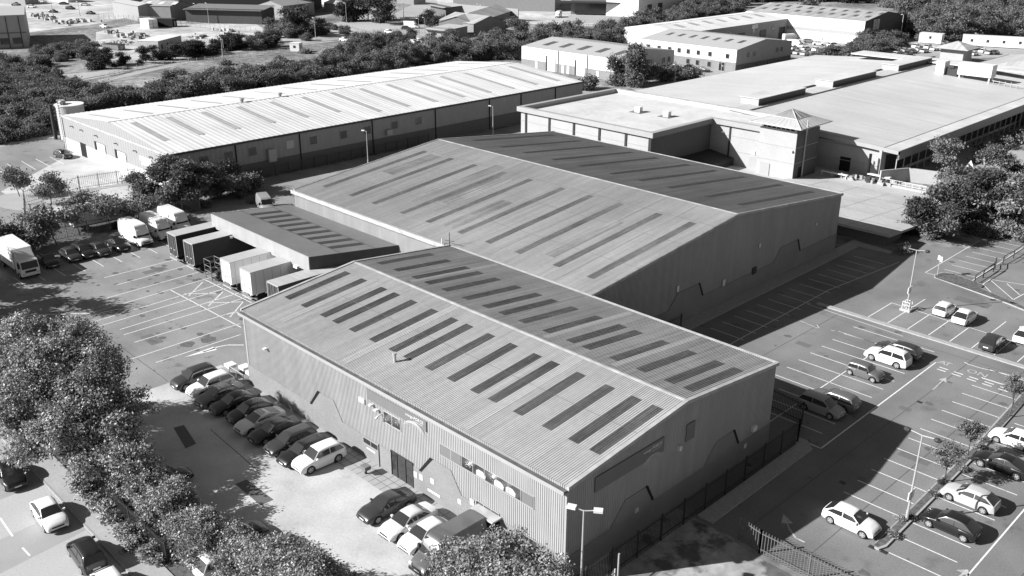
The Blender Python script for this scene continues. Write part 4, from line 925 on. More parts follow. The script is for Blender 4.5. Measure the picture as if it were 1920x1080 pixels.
# half outlines: L W H, axle x, wheel r, top line of the lower body (x,z), screen base/top, roof rear, rear glass base, belt
SPEC = {
 'hatch': dict(L=4.15, W=1.78, H=1.46, ax=(-1.28, 1.30), r=.315, body=[(-2.07, .62), (-2.02, .92), (-1.8, .98), (.85, .96), (1.5, .86), (1.95, .70), (2.07, .55)], wb=.98, wt=.25, rt=-1.22, rb=-1.98, belt=.94),
 'mini': dict(L=3.65, W=1.70, H=1.40, ax=(-1.2, 1.2), r=.31, body=[(-1.82, .6), (-1.78, .88), (-1.6, .92), (.75, .93), (1.4, .86), (1.72, .72), (1.82, .5)], wb=.80, wt=.42, rt=-1.45, rb=-1.72, belt=.90),
 'sedan': dict(L=4.7, W=1.84, H=1.43, ax=(-1.42, 1.42), r=.33, body=[(-2.35, .62), (-2.3, .95), (-1.7, 1.0), (.9, .95), (1.7, .84), (2.2, .68), (2.35, .5)], wb=1.05, wt=.25, rt=-.95, rb=-1.75, belt=.94),
 'coupe': dict(L=4.6, W=1.86, H=1.40, ax=(-1.4, 1.45), r=.345, body=[(-2.3, .62), (-2.25, .95), (-1.8, 1.0), (.85, .95), (1.7, .84), (2.15, .68), (2.3, .5)], wb=1.05, wt=.15, rt=-.75, rb=-2.0, belt=.95),
 'estate': dict(L=4.65, W=1.82, H=1.48, ax=(-1.35, 1.42), r=.33, body=[(-2.32, .62), (-2.28, .95), (-2.1, 1.0), (.9, .96), (1.7, .84), (2.15, .70), (2.32, .52)], wb=1.05, wt=.3, rt=-1.85, rb=-2.25, belt=.95),
 'suv': dict(L=4.5, W=1.86, H=1.67, ax=(-1.35, 1.36), r=.36, body=[(-2.25, .7), (-2.2, 1.05), (-2.05, 1.1), (.85, 1.08), (1.6, .98), (2.1, .84), (2.25, .6)], wb=1.0, wt=.35, rt=-1.75, rb=-2.18, belt=1.06),
 'mpv': dict(L=4.3, W=1.78, H=1.58, ax=(-1.3, 1.32), r=.32, body=[(-2.15, .65), (-2.1, 1.0), (-2.0, 1.03), (1.0, 1.0), (1.6, .88), (2.0, .72), (2.15, .55)], wb=1.25, wt=.45, rt=-1.7, rb=-2.08, belt=.98),
}
MESH = {}
def body_mesh(kind):
    s = SPEC[kind]; L, Wd, H = s['L'], s['W'], s['H']; mb = MB(); zb = .2
    xs = sorted(set([-L/2, -L/2+.06, -L/2+.2, L/2, L/2-.06, L/2-.2]+[round(-L/2+.2+(L-.4)*i/34, 3) for i in range(35)]))
    rings = []
    for x in xs:
        e = max(0, (abs(x)-(L/2-.75))/.75); w = Wd/2*(1-.17*e**2.2)
        zt = interp(x, s['body']); za = zb+(.1*e)
        arch = 0
        for a in s['ax']:
            q = (s['r']+.075)**2-(x-a)**2
            if q > 0: arch = max(arch, s['r']-.02+math.sqrt(q))
        zo = max(za, min(arch, zt-.14)); zi = zb+.02
        zs = zt-.05
        if arch: in_z = max(zi, zo-.02)
        else: in_z = za
        m1 = zo+(zs-zo)*.35; m2 = zo+(zs-zo)*.8
        rings.append([(x, 0, in_z), (x, w*.70, in_z), (x, w*.965, zo), (x, w*(1.0 if m1 < .75 else .995), m1), (x, w*.985, m2), (x, w*.93, zs), (x, w*.78, zt), (x, w*.4, zt+.03), (x, 0, zt+.04)])
    n = len(rings[0])
    def full(r): return [(x, -y, z) for x, y, z in r[:0:-1]][::-1][::-1]
    base = []
    for r in rings:
        ring = r+[(x, -y, z) for x, y, z in r[-2:0:-1]]
        base.append(len(mb.v)); mb.v += ring
    k = 2*n-2
    for b0, b1 in zip(base, base[1:]):
        for i in range(k):
            j = (i+1) % k; mb.f.append((b0+i, b0+j, b1+j, b1+i)); mb.mi.append(0)
    mb.f.append(tuple(base[0]+i for i in range(k))[::-1]); mb.mi.append(0)
    mb.f.append(tuple(base[-1]+i for i in range(k))); mb.mi.append(0)
    # cabin shell
    wb, wt, rt, rb, belt = s['wb'], s['wt'], s['rt'], s['rb'], s['belt']
    w0, w1 = Wd/2*.90, Wd/2*.70
    def roofz(x): u = (x-(wt+rt)/2)/((wt-rt)/2); return H-.05*u*u-(.03 if x < (wt+rt)/2 else 0)*u*u
    st = [(rb, belt-.03)]+[(lerp(rb, rt, t), lerp(belt-.03, roofz(rt), t)) for t in (.33, .66)]+[(lerp(rt, wt, t), roofz(lerp(rt, wt, t))) for t in (0, .15, .3, .5, .7, .85, 1)]+[(lerp(wt, wb, t), lerp(roofz(wt), belt-.03, t)) for t in (.33, .66, 1)]
    def yt(z): return lerp(w0, w1, (z-belt)/(H-belt))
    base = []
    for x, z in st:
        y = yt(z)
        ring = [(x, w0, belt-.06), (x, y, max(z-.05, belt-.05)), (x, y*.93, z), (x, y*.5, z+.022), (x, 0, z+.03)]
        ring = ring+[(a, -b, c) for a, b, c in ring[-2::-1]]
        base.append(len(mb.v)); mb.v += ring
    k = 9
    for b0, b1 in zip(base, base[1:]):
        for i in range(k-1): mb.f.append((b0+i, b0+i+1, b1+i+1, b1+i)); mb.mi.append(0)
    o = mb.build('body', [PAINT['white']], None, smooth=True); me = o.data; bpy.data.objects.remove(o)
    bm = bmesh.new(); bm.from_mesh(me); bmesh.ops.remove_doubles(bm, verts=bm.verts, dist=.0005); bmesh.ops.recalc_face_normals(bm, faces=bm.faces)
    for e in bm.edges:
        if len(e.link_faces) == 2 and e.calc_face_angle(0) > R(48): e.smooth = False
    bm.to_mesh(me); bm.free()
    # windows
    P = {}
    def store(key, mb, mats, smooth=False):
        o = mb.build(key, mats, None, smooth); P[key] = o.data; bpy.data.objects.remove(o)
    def scr(xb, zb_, xt, zt_, sg):
        mb = MB(); a, b = .05, .95; off = .014*sg
        d = Vector((xt-xb, 0, zt_-zb_)).normalized(); nn = Vector((abs(d.z), 0, abs(d.x)))*.016; nn.x *= sg
        p0 = Vector((lerp(xb, xt, a), 0, lerp(zb_, zt_, a))); p1 = Vector((lerp(xb, xt, b), 0, lerp(zb_, zt_, b)))
        y0, y1 = yt(p0.z)*.93, yt(p1.z)*.90
        nseg = 4
        for i in range(nseg):
            f0, f1 = -1+2*i/nseg, -1+2*(i+1)/nseg
            c0, c1 = .03*(1-f0*f0), .03*(1-f1*f1)
            mb.quad(p0+nn*(1)+Vector((c0*sg*.3, f0*y0, c0)), p0+nn+Vector((c1*sg*.3, f1*y0, c1)), p1+nn+Vector((0, f1*y1, c1)), p1+nn+Vector((0, f0*y1, c0)))
        return mb
    store('windscreen', scr(wb, belt-.03, wt, roofz(wt), 1), M['carglass']); store('rear_window', scr(rb, belt-.03, rt, roofz(rt), -1), M['carglass'])
    for sd, key in ((1, 'side_window_l'), (-1, 'side_window_r')):
        mb = MB(); zl, zh = belt+.045, H-.16
        def X(z, f): return lerp(wb, wt, (z-belt)/(roofz(wt)-belt))-.10 if f else lerp(rb, rt, (z-belt)/(roofz(rt)-belt))+.13
        def Y(z): return sd*(yt(z)+.018)
        mid = lerp(rt, wt, .52)
        pr = lambda x, z: (x, Y(z), z)
        zr = lambda x: min(roofz(x)-.09, zh+.05)
        mb.poly([pr(X(zl, 1), zl), pr(X(zh, 1), zh), pr(mid+.04, zr(mid)), pr(mid+.04, zl)]); mb.poly([pr(mid-.04, zl), pr(mid-.04, zr(mid)), pr(X(zh, 0), zh), pr(X(zl, 0), zl)])
        store(key, mb, M['carglass'])
    for sx, key in ((1, 'headlight'), (-1, 'tail_light')):
        for sd in (1, -1):
            mb = MB(); x = (L/2-.04)*sx; z = interp(x-.1*sx, s['body'])-(.2 if sx > 0 else .16); y = sd*Wd/2*.62
            q = [(x+.0*sx, y-.18*sd, z-.07), (x-.26*sx, y+.235*sd, z-.03), (x-.30*sx, y+.22*sd, z+.10), (x-.02*sx, y-.16*sd, z+.07)]
            mb.extr(q, (.045*sx, .02*sd, .01)); store(key+('_l' if sd > 0 else '_r'), mb, M['lamp'] if sx > 0 else M['tail'])
    mb = MB(); mb.box(L/2-.03, L/2+.015, -.26, .26, .38, .49); store('plate_f', mb, M['plate'])
    mb = MB(); mb.box(-L/2-.015, -L/2+.03, -.26, .26, .55, .66); store('plate_r', mb, M['plate'])
    mb = MB(); mb.box(L/2-.05, L/2+.008, -.45, .45, .50, .60); mb.box(L/2-.05, L/2+.006, -.6, .6, .26, .36); store('grille', mb, M['trimblk'])
    for sd in (1, -1):
        mb = MB(); mb.box(wb-.35, wb-.2, min(sd*w0, sd*(w0+.2)), max(sd*w0, sd*(w0+.2)), belt+.0, belt+.13); store('mirror_'+('l' if sd > 0 else 'r'), mb, M['trimblk'])
    # wheel
    r = s['r']
    mb = MB(); n = 18
    mb.tube((0, -.11, 0), (0, .11, 0), r, r, n); store('tyre', mb, M['tyre'])
    mb = MB()
    for sd in (1, -1):
        y = .114*sd
        for i in range(n):
            a, b = 2*math.pi*i/n, 2*math.pi*(i+1)/n
            mb.quad((r*.72*math.cos(a), y, r*.72*math.sin(a)), (r*.64*math.cos(a), y, r*.64*math.sin(a)), (r*.64*math.cos(b), y, r*.64*math.sin(b)), (r*.72*math.cos(b), y, r*.72*math.sin(b)))
        for i in range(5):
            a = 2*math.pi*i/5; u = Vector((math.cos(a), 0, math.sin(a))); v = Vector((-math.sin(a), 0, math.cos(a)))
            c = Vector((0, y, 0)); mb.quad(c+v*.05, c-v*.05, c+u*r*.66-v*.075, c+u*r*.66+v*.075)
        mb.poly([(.08*math.cos(2*math.pi*i/8), y*1.005, .08*math.sin(2*math.pi*i/8)) for i in range(8)])
    store('rim', mb, M['rim'])
    me.name = 'body'; P['body'] = me; MESH[kind] = P
def addpart(name, me, parent, loc=(0, 0, 0), pm=None):
    o = bpy.data.objects.new(name, me); COL.objects.link(o); o.parent = parent; o.location = loc
    if pm: o.material_slots[0].link = 'OBJECT'; o.material_slots[0].material = pm
    return o
VEH = 'parked vehicles'
def car(kind, px, py, head, colour, label, name='parked_car', cat='car', group='parked cars', z=.65, detail=2, roof=None, at=None, rimm=None):
    if kind not in MESH: body_mesh(kind)
    P = MESH[kind]; s = SPEC[kind]; g = at or G(px, py, z)
    t = thing(name, label, cat, (g[0], g[1], 0.01), group, R(head))
    addpart('body', P['body'], t, pm=PAINT[colour])
    if detail == 0: pass
    for k in ('windscreen', 'rear_window'): addpart(k, P[k], t)
    for k in ('side_window_l', 'side_window_r'): addpart('side_window', P[k], t)
    for x in s['ax']:
        for sd in (1, -1):
            o = addpart('wheel' if detail > 1 else 'wheel', P['tyre'], t, (x, sd*(s['W']/2-.125), s['r']))
            if detail > 1: addpart('rim', P['rim'], o)
    if detail > 0:
        for k in ('headlight_l', 'headlight_r'): addpart('headlight', P[k], t)
        for k in ('tail_light_l', 'tail_light_r'): addpart('tail_light', P[k], t)
    if detail > 1:
        addpart('number_plate', P['plate_f'], t); addpart('number_plate', P['plate_r'], t); addpart('grille', P['grille'], t)
        addpart('mirror', P['mirror_l'], t, pm=PAINT[colour]); addpart('mirror', P['mirror_r'], t, pm=PAINT[colour])
    if roof:
        H, wt, rt = s['H'], s['wt'], s['rt']; mb = MB(); mb.box(lerp(rt, wt, .35), wt-.12, -.42, .42, H+.002, H+.034); mb.build('sunroof', M['carglass'], t, local=True)
    return t
# the row along the sunlit wall, nose to the forecourt
rowc = [('suv', 365, 708, 'darkgrey', 'dark grey car at the far end of the row along the sunlit wall'),
 ('suv', 395, 722, 'white', 'white suv second in the row, between the dark grey car and the grey saloon'),
 ('sedan', 412, 738, 'grey', 'mid grey saloon third in the row, just after the white suv'),
 ('sedan', 440, 753, 'black', 'black saloon fourth in the row along the sunlit wall'),
 ('hatch', 468, 770, 'black', 'black hatchback fifth in the row, just left of the silver car with the sunroof'),
 ('coupe', 487, 787, 'pale', 'silver car with a dark glass sunroof in the middle of the row'),
 ('sedan', 515, 805, 'black', 'black saloon just right of the silver car with the sunroof'),
 ('estate', 545, 825, 'darkgrey', 'very dark estate car third from the near end of the row'),
 ('estate', 570, 845, 'black', 'black estate car beside the white suv at the near end of the row'),
 ('suv', 598, 857, 'white', 'white suv at the near end of the row of ten, next to the paved strip')]
for i, (k, px, py, c, lab) in enumerate(rowc):
    car(k, px, py, -90+(i % 3-1)*1.5, c, lab, group='cars parked along the sunlit wall', roof=(i == 5))
car('sedan', 725, 946, -92, 'darkgrey', 'dark grey saloon parked by the paved strip, nearest the entrance door', group='cars parked along the sunlit wall')
car('sedan', 765, 976, -90, 'pale', 'pale silver saloon between the dark saloon and the white hatchback', group='cars parked along the sunlit wall')
car('hatch', 797, 1002, -90, 'white', 'white hatchback half hidden behind the dark grey van', group='cars parked along the sunlit wall')
car('hatch', 310, 897, 88, 'black', 'black car almost hidden in the shade under the big plane tree', group='cars parked by the hedge')
car('hatch', 447, 1003, 90, 'black', 'black car partly hidden by the hedge with its shadow on the forecourt', group='cars parked by the hedge')
car('suv', 425, 1050, 90, 'pale', 'pale car mostly buried behind hedge leaves', group='cars parked by the hedge')
car('hatch', 18, 888, -2, 'black', 'black hatchback on the street at the left edge under the tree', group='cars parked in the street')
car('hatch', 92, 962, -3, 'white', 'white hatchback on the street with a black windscreen and long dark shadow', group='cars parked in the street')
car('mpv', 162, 1037, 176, 'black', 'black high car on the street behind the white hatchback', group='cars parked in the street')
car('hatch', 212, 1100, -2, 'white', 'white car roof just showing at the bottom edge of the street', group='cars parked in the street')
# right hand car park
rp = [('suv', 1665, 668, 180, 'white', 'white suv with silver wheels in the double row of the right car park'),
 ('estate', 1685, 655, 180, 'darkgrey', 'dark estate car tucked behind the white suv'),
 ('mini', 1622, 695, 0, 'grey', 'small dark grey hatchback with a rounded roof in front of the white suv'),
 ('mpv', 1540, 760, 0, 'mid', 'silver grey hatchback half in the shade near the gable corner'),
 ('estate', 1565, 747, 180, 'grey', 'grey estate car facing the other way beside the silver grey hatchback'),
 ('hatch', 1597, 973, 0, 'white', 'white hatchback beside the tip of the long planted island'),
 ('hatch', 1905, 822, 180, 'white', 'white car cut by the right edge across the planted island'),
 ('coupe', 1880, 868, 180, 'black', 'glossy black coupe with bright wheels parked against the planted island'),
 ('hatch', 1820, 930, 180, 'silver', 'silver hatchback between the tree shadow and the black hatchback'),
 ('hatch', 1783, 980, 180, 'black', 'black hatchback nearest the tip of the planted island'),
 ('mini', 1772, 578, 90, 'white', 'white hatchback parked next to the tall lamp post base'),
 ('hatch', 1810, 592, 90, 'white', 'white hatchback right of its twin with a clear shadow beside it'),
 ('hatch', 1862, 640, 90, 'darkgrey', 'dark hatchback parked alone near the kerb strip'),
 ('hatch', 1925, 627, 90, 'white', 'white car cut by the right edge beside the dark hatchback')]
for k, px, py, h, c, lab in rp: car(k, px, py, h, c, lab, group='cars in the right car park')
# yard on the left
yp = [('hatch', 90, 488, 0, 'black', 'black car in deep shade beside the white box lorry'),
 ('hatch', 132, 477, 0, 'darkgrey', 'dark car second from the lorry in the shaded yard row'),
 ('estate', 156, 470, 2, 'black', 'black car squeezed in the middle of the shaded yard row'),
 ('hatch', 187, 467, 0, 'darkgrey', 'dark hatchback in the yard row catching a little sun on its nose'),
 ('sedan', 222, 457, 0, 'black', 'black saloon in the yard row just left of the white vans')]
for k, px, py, h, c, lab in yp: car(k, px, py, h, c, lab, group='cars in the left yard')
car('hatch', 118, 289, 12, 'darkgrey', 'dark hatchback alone in front of the white roofed warehouse', group='cars by the far buildings')
def van(px, py, head, colour, label, L=6.0, Wd=2.0, H=2.65, hood=True, z=1.2, group='vans', at=None, name='panel_van'):
    g = at or G(px, py, z); t = thing(name, label, 'van', (g[0], g[1], .01), group, R(head))
    key = ('van', L, Wd, H)
    if key not in MESH:
        st = [(-L/2, .45, H-.06), (-L/2+.05, .38, H), (-L/2+.9, .38, H+.02), (0, .38, H+.02), (L/2-2.0, .38, H), (L/2-1.75, .38, H-.08), (L/2-1.3, .38, H-.62), (L/2-.95, .38, 1.32), (L/2-.5, .38, 1.16), (L/2-.12, .36, .98), (L/2, .42, .7)]
        mb = MB(); base = []
        xs = []
        for (a, b) in zip(st, st[1:]):
            nseg = max(1, int((b[0]-a[0])/.14))
            for i in range(nseg): xs.append(tuple(lerp(a[j], b[j], i/nseg) for j in range(3)))
        xs.append(st[-1])
        for x, zb, zt in xs:
            e = max(0, (x-(L/2-1.1))/1.1); w = Wd/2*(1-.16*e**2)
            zo = zb
            for ax in (-L/2+1.15, L/2-.95):
                q = .43**2-(x-ax)**2
                if q > 0: zo = max(zo, .33+math.sqrt(q))
            zo = min(zo, zt-.15)
            top = w*(.86 if zt > 1.5 else .9)
            tz = (zt-.25) if zt > 1.5 else zt-.08
            tz = max(tz, zo+.08)
            ring = [(x, 0, zo if zo > zb else zb), (x, w*.97, zo), (x, w, lerp(zo, tz, .3)), (x, lerp(w, top, .25), lerp(zo, tz, .6)), (x, lerp(w, top, .8), tz), (x, top*.9, zt), (x, 0, zt+.03)]
            ring += [(a, -b, c) for a, b, c in ring[-2:0:-1]]; base.append(len(mb.v)); mb.v += ring
        k = 12
        for b0, b1 in zip(base, base[1:]):
            for i in range(k): mb.f.append((b0+i, b0+(i+1) % k, b1+(i+1) % k, b1+i)); mb.mi.append(0)
        mb.f.append(tuple(base[0]+i for i in range(k))[::-1]); mb.f.append(tuple(base[-1]+i for i in range(k))); mb.mi += [0, 0]
        o = mb.build('body', [PAINT['white']], None, smooth=True); me = o.data; bpy.data.objects.remove(o)
        bm = bmesh.new(); bm.from_mesh(me); bmesh.ops.recalc_face_normals(bm, faces=bm.faces)
        for e in bm.edges:
            if len(e.link_faces) == 2 and e.calc_face_angle(0) > R(40): e.smooth = False
        bm.to_mesh(me); bm.free(); P = {'body': me}
        def store(k2, mb, m_): o = mb.build(k2, m_); P[k2] = o.data; bpy.data.objects.remove(o)
        wy = Wd/2*.80
        x0, z0, x1, z1 = L/2-.97, 1.38, L/2-1.68, H-.24
        store('windscreen', MB().quad((x0+.03, -wy, z0+.02), (x0+.03, wy, z0+.02), (x1+.05, wy*.95, z1+.03), (x1+.05, -wy*.95, z1+.03)), M['vanglass'])
        for sd in (1, -1):
            def Y(z): return sd*(lerp(Wd/2, Wd/2*.86, max(0, (z-1.0)/(H-1.25)))+.012)
            mb = MB(); mb.poly([(L/2-1.25, Y(1.35), 1.35), (L/2-1.75, Y(1.95), 1.95), (L/2-2.25, Y(1.95), 1.95), (L/2-2.3, Y(1.35), 1.35)]); store('side_window%d' % sd, mb, M['vanglass'])
            mb = MB(); mb.box(L/2-1.3, L/2-1.12, min(sd*Wd/2, sd*(Wd/2+.22)), max(sd*Wd/2, sd*(Wd/2+.22)), 1.3, 1.65); store('mirror%d' % sd, mb, M['trimblk'])
            mb = MB(); mb.box(L/2-.16, L/2+.01, min(sd*.55, sd*.83), max(sd*.55, sd*.83), .78, .96); store('headlight%d' % sd, mb, M['lamp'])
            mb = MB(); mb.box(-L/2-.02, -L/2+.04, min(sd*.82, sd*.95), max(sd*.82, sd*.95), .9, 1.6); store('tail_light%d' % sd, mb, M['tail'])
        store('grille', MB().box(L/2-.05, L/2+.02, -.5, .5, .62, .80), M['trimblk']); store('number_plate', MB().box(L/2, L/2+.03, -.26, .26, .46, .57), M['plate'])
        store('bumper', MB().box(L/2-.3, L/2+.04, -.85, .85, .36, .56), M['trimblk'])
        mb = MB(); mb.tube((0, -.12, 0), (0, .12, 0), .34, .34, 16); store('tyre', mb, M['tyre']); mb = MB(); mb.tube((0, -.123, 0), (0, .123, 0), .19, .19, 12); store('rim', mb, M['steel'])
        MESH[key] = P
    P = MESH[key]; addpart('body', P['body'], t, pm=PAINT[colour]); addpart('windscreen', P['windscreen'], t); addpart('grille', P['grille'], t); addpart('bumper', P['bumper'], t); addpart('number_plate', P['number_plate'], t)
    for sd in (1, -1):
        addpart('side_window', P['side_window%d' % sd], t); addpart('mirror', P['mirror%d' % sd], t); addpart('headlight', P['headlight%d' % sd], t); addpart('tail_light', P['tail_light%d' % sd], t)
        for ax in (-L/2+1.15, L/2-.95): o = addpart('wheel', P['tyre'], t, (ax, sd*(Wd/2-.14), .34)); addpart('rim', P['rim'], o)
    return t
van(840, 1022, -90, 'vangrey', 'dark grey panel van partly covered by leaves near the bottom of the photo', L=5.9, H=2.5, group='vans')
van(255, 438, 0, 'white', 'white van in the yard just right of the dark cars', L=6.7, Wd=2.15, H=2.85, group='vans')
van(294, 427, 0, 'white', 'white van in the middle of the three vans in the yard', L=6.7, Wd=2.15, H=2.85, group='vans')
van(328, 414, 0, 'white', 'white van nearest the loading canopy of the three in the yard', L=6.7, Wd=2.15, H=2.85, group='vans')
van(497, 380, -20, 'mid', 'grey hatchback van behind the loading canopy by the dark fence', L=5.2, H=2.2, group='vans')
van(662, 318, 0, 'white', 'white van with only its roof showing above the big warehouse roof edge', at=(-84.6, 51.5), H=2.7, group='vans').rotation_euler = (0, 0, R(-88))
# white truck under the trees and the box lorry
def lorry(px, py, head, label, Lb=6.6, H=3.6, cabin=True, at=None):
    g = at or G(px, py, 1.5); t = thing('box_lorry', label, 'lorry', (g[0], g[1], .01), 'lorries', R(head)); Wd = 2.4
    MB().box(-Lb+1.2, 1.2, -Wd/2, Wd/2, 1.0, H).build('box_body', PAINT['white'], t, local=True)
    mb = MB()
    pr = [(1.35, .5), (3.35, .5), (3.4, 1.35), (3.1, 2.35), (2.85, 2.5), (1.35, 2.5)]
    mb.extr([(x, -1.1, z) for x, z in pr], (0, 2.2, 0)); mb.build('cab', PAINT['white'], t, local=True)
    mb = MB(); mb.extr([(1.35, -1.0, 2.5), (2.75, -1.0, 2.5), (1.4, -1.0, H-.1)], (0, 2.0, 0)); mb.build('wind_deflector', PAINT['pale'], t, local=True)
    MB().quad((3.41, -1.0, 1.42), (3.41, 1.0, 1.42), (3.14, .98, 2.3), (3.14, -.98, 2.3)).build('windscreen', M['vanglass'], t, local=True)
    for sd in (1, -1):
        MB().poly([(3.15, sd*1.11, 1.5), (2.95, sd*1.11, 2.25), (2.2, sd*1.11, 2.25), (2.2, sd*1.11, 1.5)]).build('side_window', M['vanglass'], t, local=True)
        MB().box(3.1, 3.25, min(sd*1.12, sd*1.4), max(sd*1.12, sd*1.4), 1.6, 2.2).build('mirror', M['trimblk'], t, local=True)
        MB().box(3.36, 3.42, min(sd*.75, sd*1.05), max(sd*.75, sd*1.05), .75, .95).build('headlight', M['lamp'], t, local=True)
        for ax in (2.4, -3.6):
            o = MB().tube((0, -.14, 0), (0, .14, 0), .43, .43, 16).build('wheel', M['tyre'], t, local=True); o.location = (ax, sd*1.0, .43)
            MB().tube((0, -.145, 0), (0, .145, 0), .22, .22, 10).build('rim', M['steel'], o, local=True)
    mb = MB()
    for k in range(9): x = -Lb+1.7+k*.65; mb.box(x, x+.02, -Wd/2-.012, -Wd/2, 1.05, H-.05); mb.box(x, x+.02, Wd/2, Wd/2+.012, 1.05, H-.05)
    mb.box(-Lb+1.2, 1.2, -Wd/2-.02, Wd/2+.02, .94, 1.0); mb.build('body_ribs', M['trim'], t, local=True)
    MB().box(3.36, 3.43, -.65, .65, .95, 1.25).build('grille', M['trimblk'], t, local=True); MB().box(-Lb+1.4, 1.3, -.5, .5, .6, .95).build('chassis', M['dark'], t, local=True)
    MB().box(3.41, 3.45, -.26, .26, .55, .67).build('number_plate', M['plate'], t, local=True)
    return t
lorry(45, 500, 0, 'white box lorry at the left edge of the shaded yard', at=(-89.6, -4.9))
lorry(180, 415, 0, 'white lorry hidden behind the thin trees at the fence', at=(-101.5, 11.5)).rotation_euler = (0, 0, R(88))
lorry(0, 540, 0, 'white lorry nose just cut by the left edge below the box lorry', at=(-91.5, -9.8))
# trailers backed under the canopy
def sm_white(m_): return m_ == PAINT['white']
def trailer(x0, x1, y0, y1, label, side, roofm, H=4.0, name='trailer'):
    t = thing(name, label, 'trailer', ((x0+x1)/2, y0, 0), 'trailers at the dock')
    MB().box(x0, x1, y0, y1, 1.15, H).build('box_body', side, t)
    MB().box(x0-.02, x1+.02, y0-.02, y1+.02, H, H+.05).build('roof', roofm, t)
    mb = MB()
    for i in range(9): yy = y0+(y1-y0)*(i+.5)/9; mb.box(x0, x1, yy, yy+.03, H+.05, H+.065)
    mb.build('roof_rib', M['trim'], t)
    MB().box(x0+.6, x1-.6, y0+.2, y1-.2, .9, 1.14).build('chassis', M['dark'], t)
    mb = MB()
    for x in (x0+.35, x0+.9, x1-.9, x1-.35): mb.tube((x, y0-.04, 1.2), (x, y0-.04, H-.15), .025, .025, 6)
    mb.box((x0+x1)/2-.012, (x0+x1)/2+.012, y0-.025, y0-.005, 1.16, H-.02); mb.box(x0+.5, x0+1.0, y0-.07, y0-.03, 1.9, 2.0); mb.box(x1-1.0, x1-.5, y0-.07, y0-.03, 1.9, 2.0)
    mb.build('door_bars', M['steel'] if H < 3 else M['trim'], t)
    mb = MB(); mb.box(x0-.03, x0+.08, y0-.03, y0-.01, 1.15, H); mb.box(x1-.08, x1+.03, y0-.03, y0-.01, 1.15, H); mb.box(x0, x1, y0-.03, y0-.01, H-.12, H); mb.build('door_surround', M['trim'], t)
    mb = MB()
    for i in range(12): yy = y0+(y1-y0)*(i+.5)/12; mb.box(x1, x1+.012, yy, yy+.03, 1.2, H-.1); mb.box(x0-.012, x0, yy, yy+.03, 1.2, H-.1)
    mb.build('side_ribs', M['trim'] if sm_white(side) else M['dark'], t)
    for yy in (y0+1.2, y0+2.5, y1-3):
        for x in (x0+.15, x1-.45): MB().tube((x, yy, .5), (x+.3, yy, .5), .5, .5, 14).build('wheel', M['tyre'], t)
    for x in (x0+.3, x1-.5): MB().box(x, x+.2, y0-.05, y0, 1.0, 1.15).build('rear_lamp', M['lamp'], t)
    MB().box(x0+.2, x1-.2, y0-.12, y0-.02, .55, .7).build('bumper', M['steel'], t)
    return t
cur = mat('dark_curtain', .035, .6, .1, 2, spec=.3); curb = mat('grey_door', .11, .6, .1, 2, spec=.3)
for x0, x1, lab, sm, rm in ((-80.4, -78.0, 'dark trailer with a pale roof furthest left at the loading dock', cur, M['roofF']), (-75.9, -73.5, 'dark trailer with a pale roof second from the left at the loading dock', cur, M['roofF']),
  (-66.5, -64.1, 'white trailer left of the other white one under the loading canopy', PAINT['white'], M['roofF']), (-61.9, -59.4, 'white trailer with a shaded grey side under the loading canopy', PAINT['white'], M['roofF']), (-55.8, -53.4, 'dark trailer beside the corner of the near warehouse', cur, M['roofE'])):
    trailer(x0, x1, 10.7, 24.3, lab, sm, rm)
# folded lift and cages between the trailers
t = thing('cage_trolley', 'dark wire cage trolley with scrap standing between the trailers', 'trolley', (-70.5, 11.5, 0))
mb = MB()
for x in (-71.4, -69.8):
    for y in (11, 12.4): mb.tube((x, y, 0), (x, y, 2.6), .05, .05, 6)
for z in (.4, 1.1, 1.8, 2.6):
    for (a, b) in (((-71.4, 11), (-69.8, 11)), ((-69.8, 11), (-69.8, 12.4)), ((-69.8, 12.4), (-71.4, 12.4)), ((-71.4, 12.4), (-71.4, 11))): mb.tube((a[0], a[1], z), (b[0], b[1], z), .04, .04, 6)
mb.build('frame', M['sign'], t)
mb = MB(); rr = random.Random(3)
for i in range(26): x, y, z = -71.3+rr.random()*2.6, 11.1+rr.random()*1.6, rr.random()*1.3; mb.box(x, x+.15+rr.random()*.5, y, y+.15+rr.random()*.4, z, z+.1+rr.random()*.3)
mb.build('scrap', M['dark'], t)
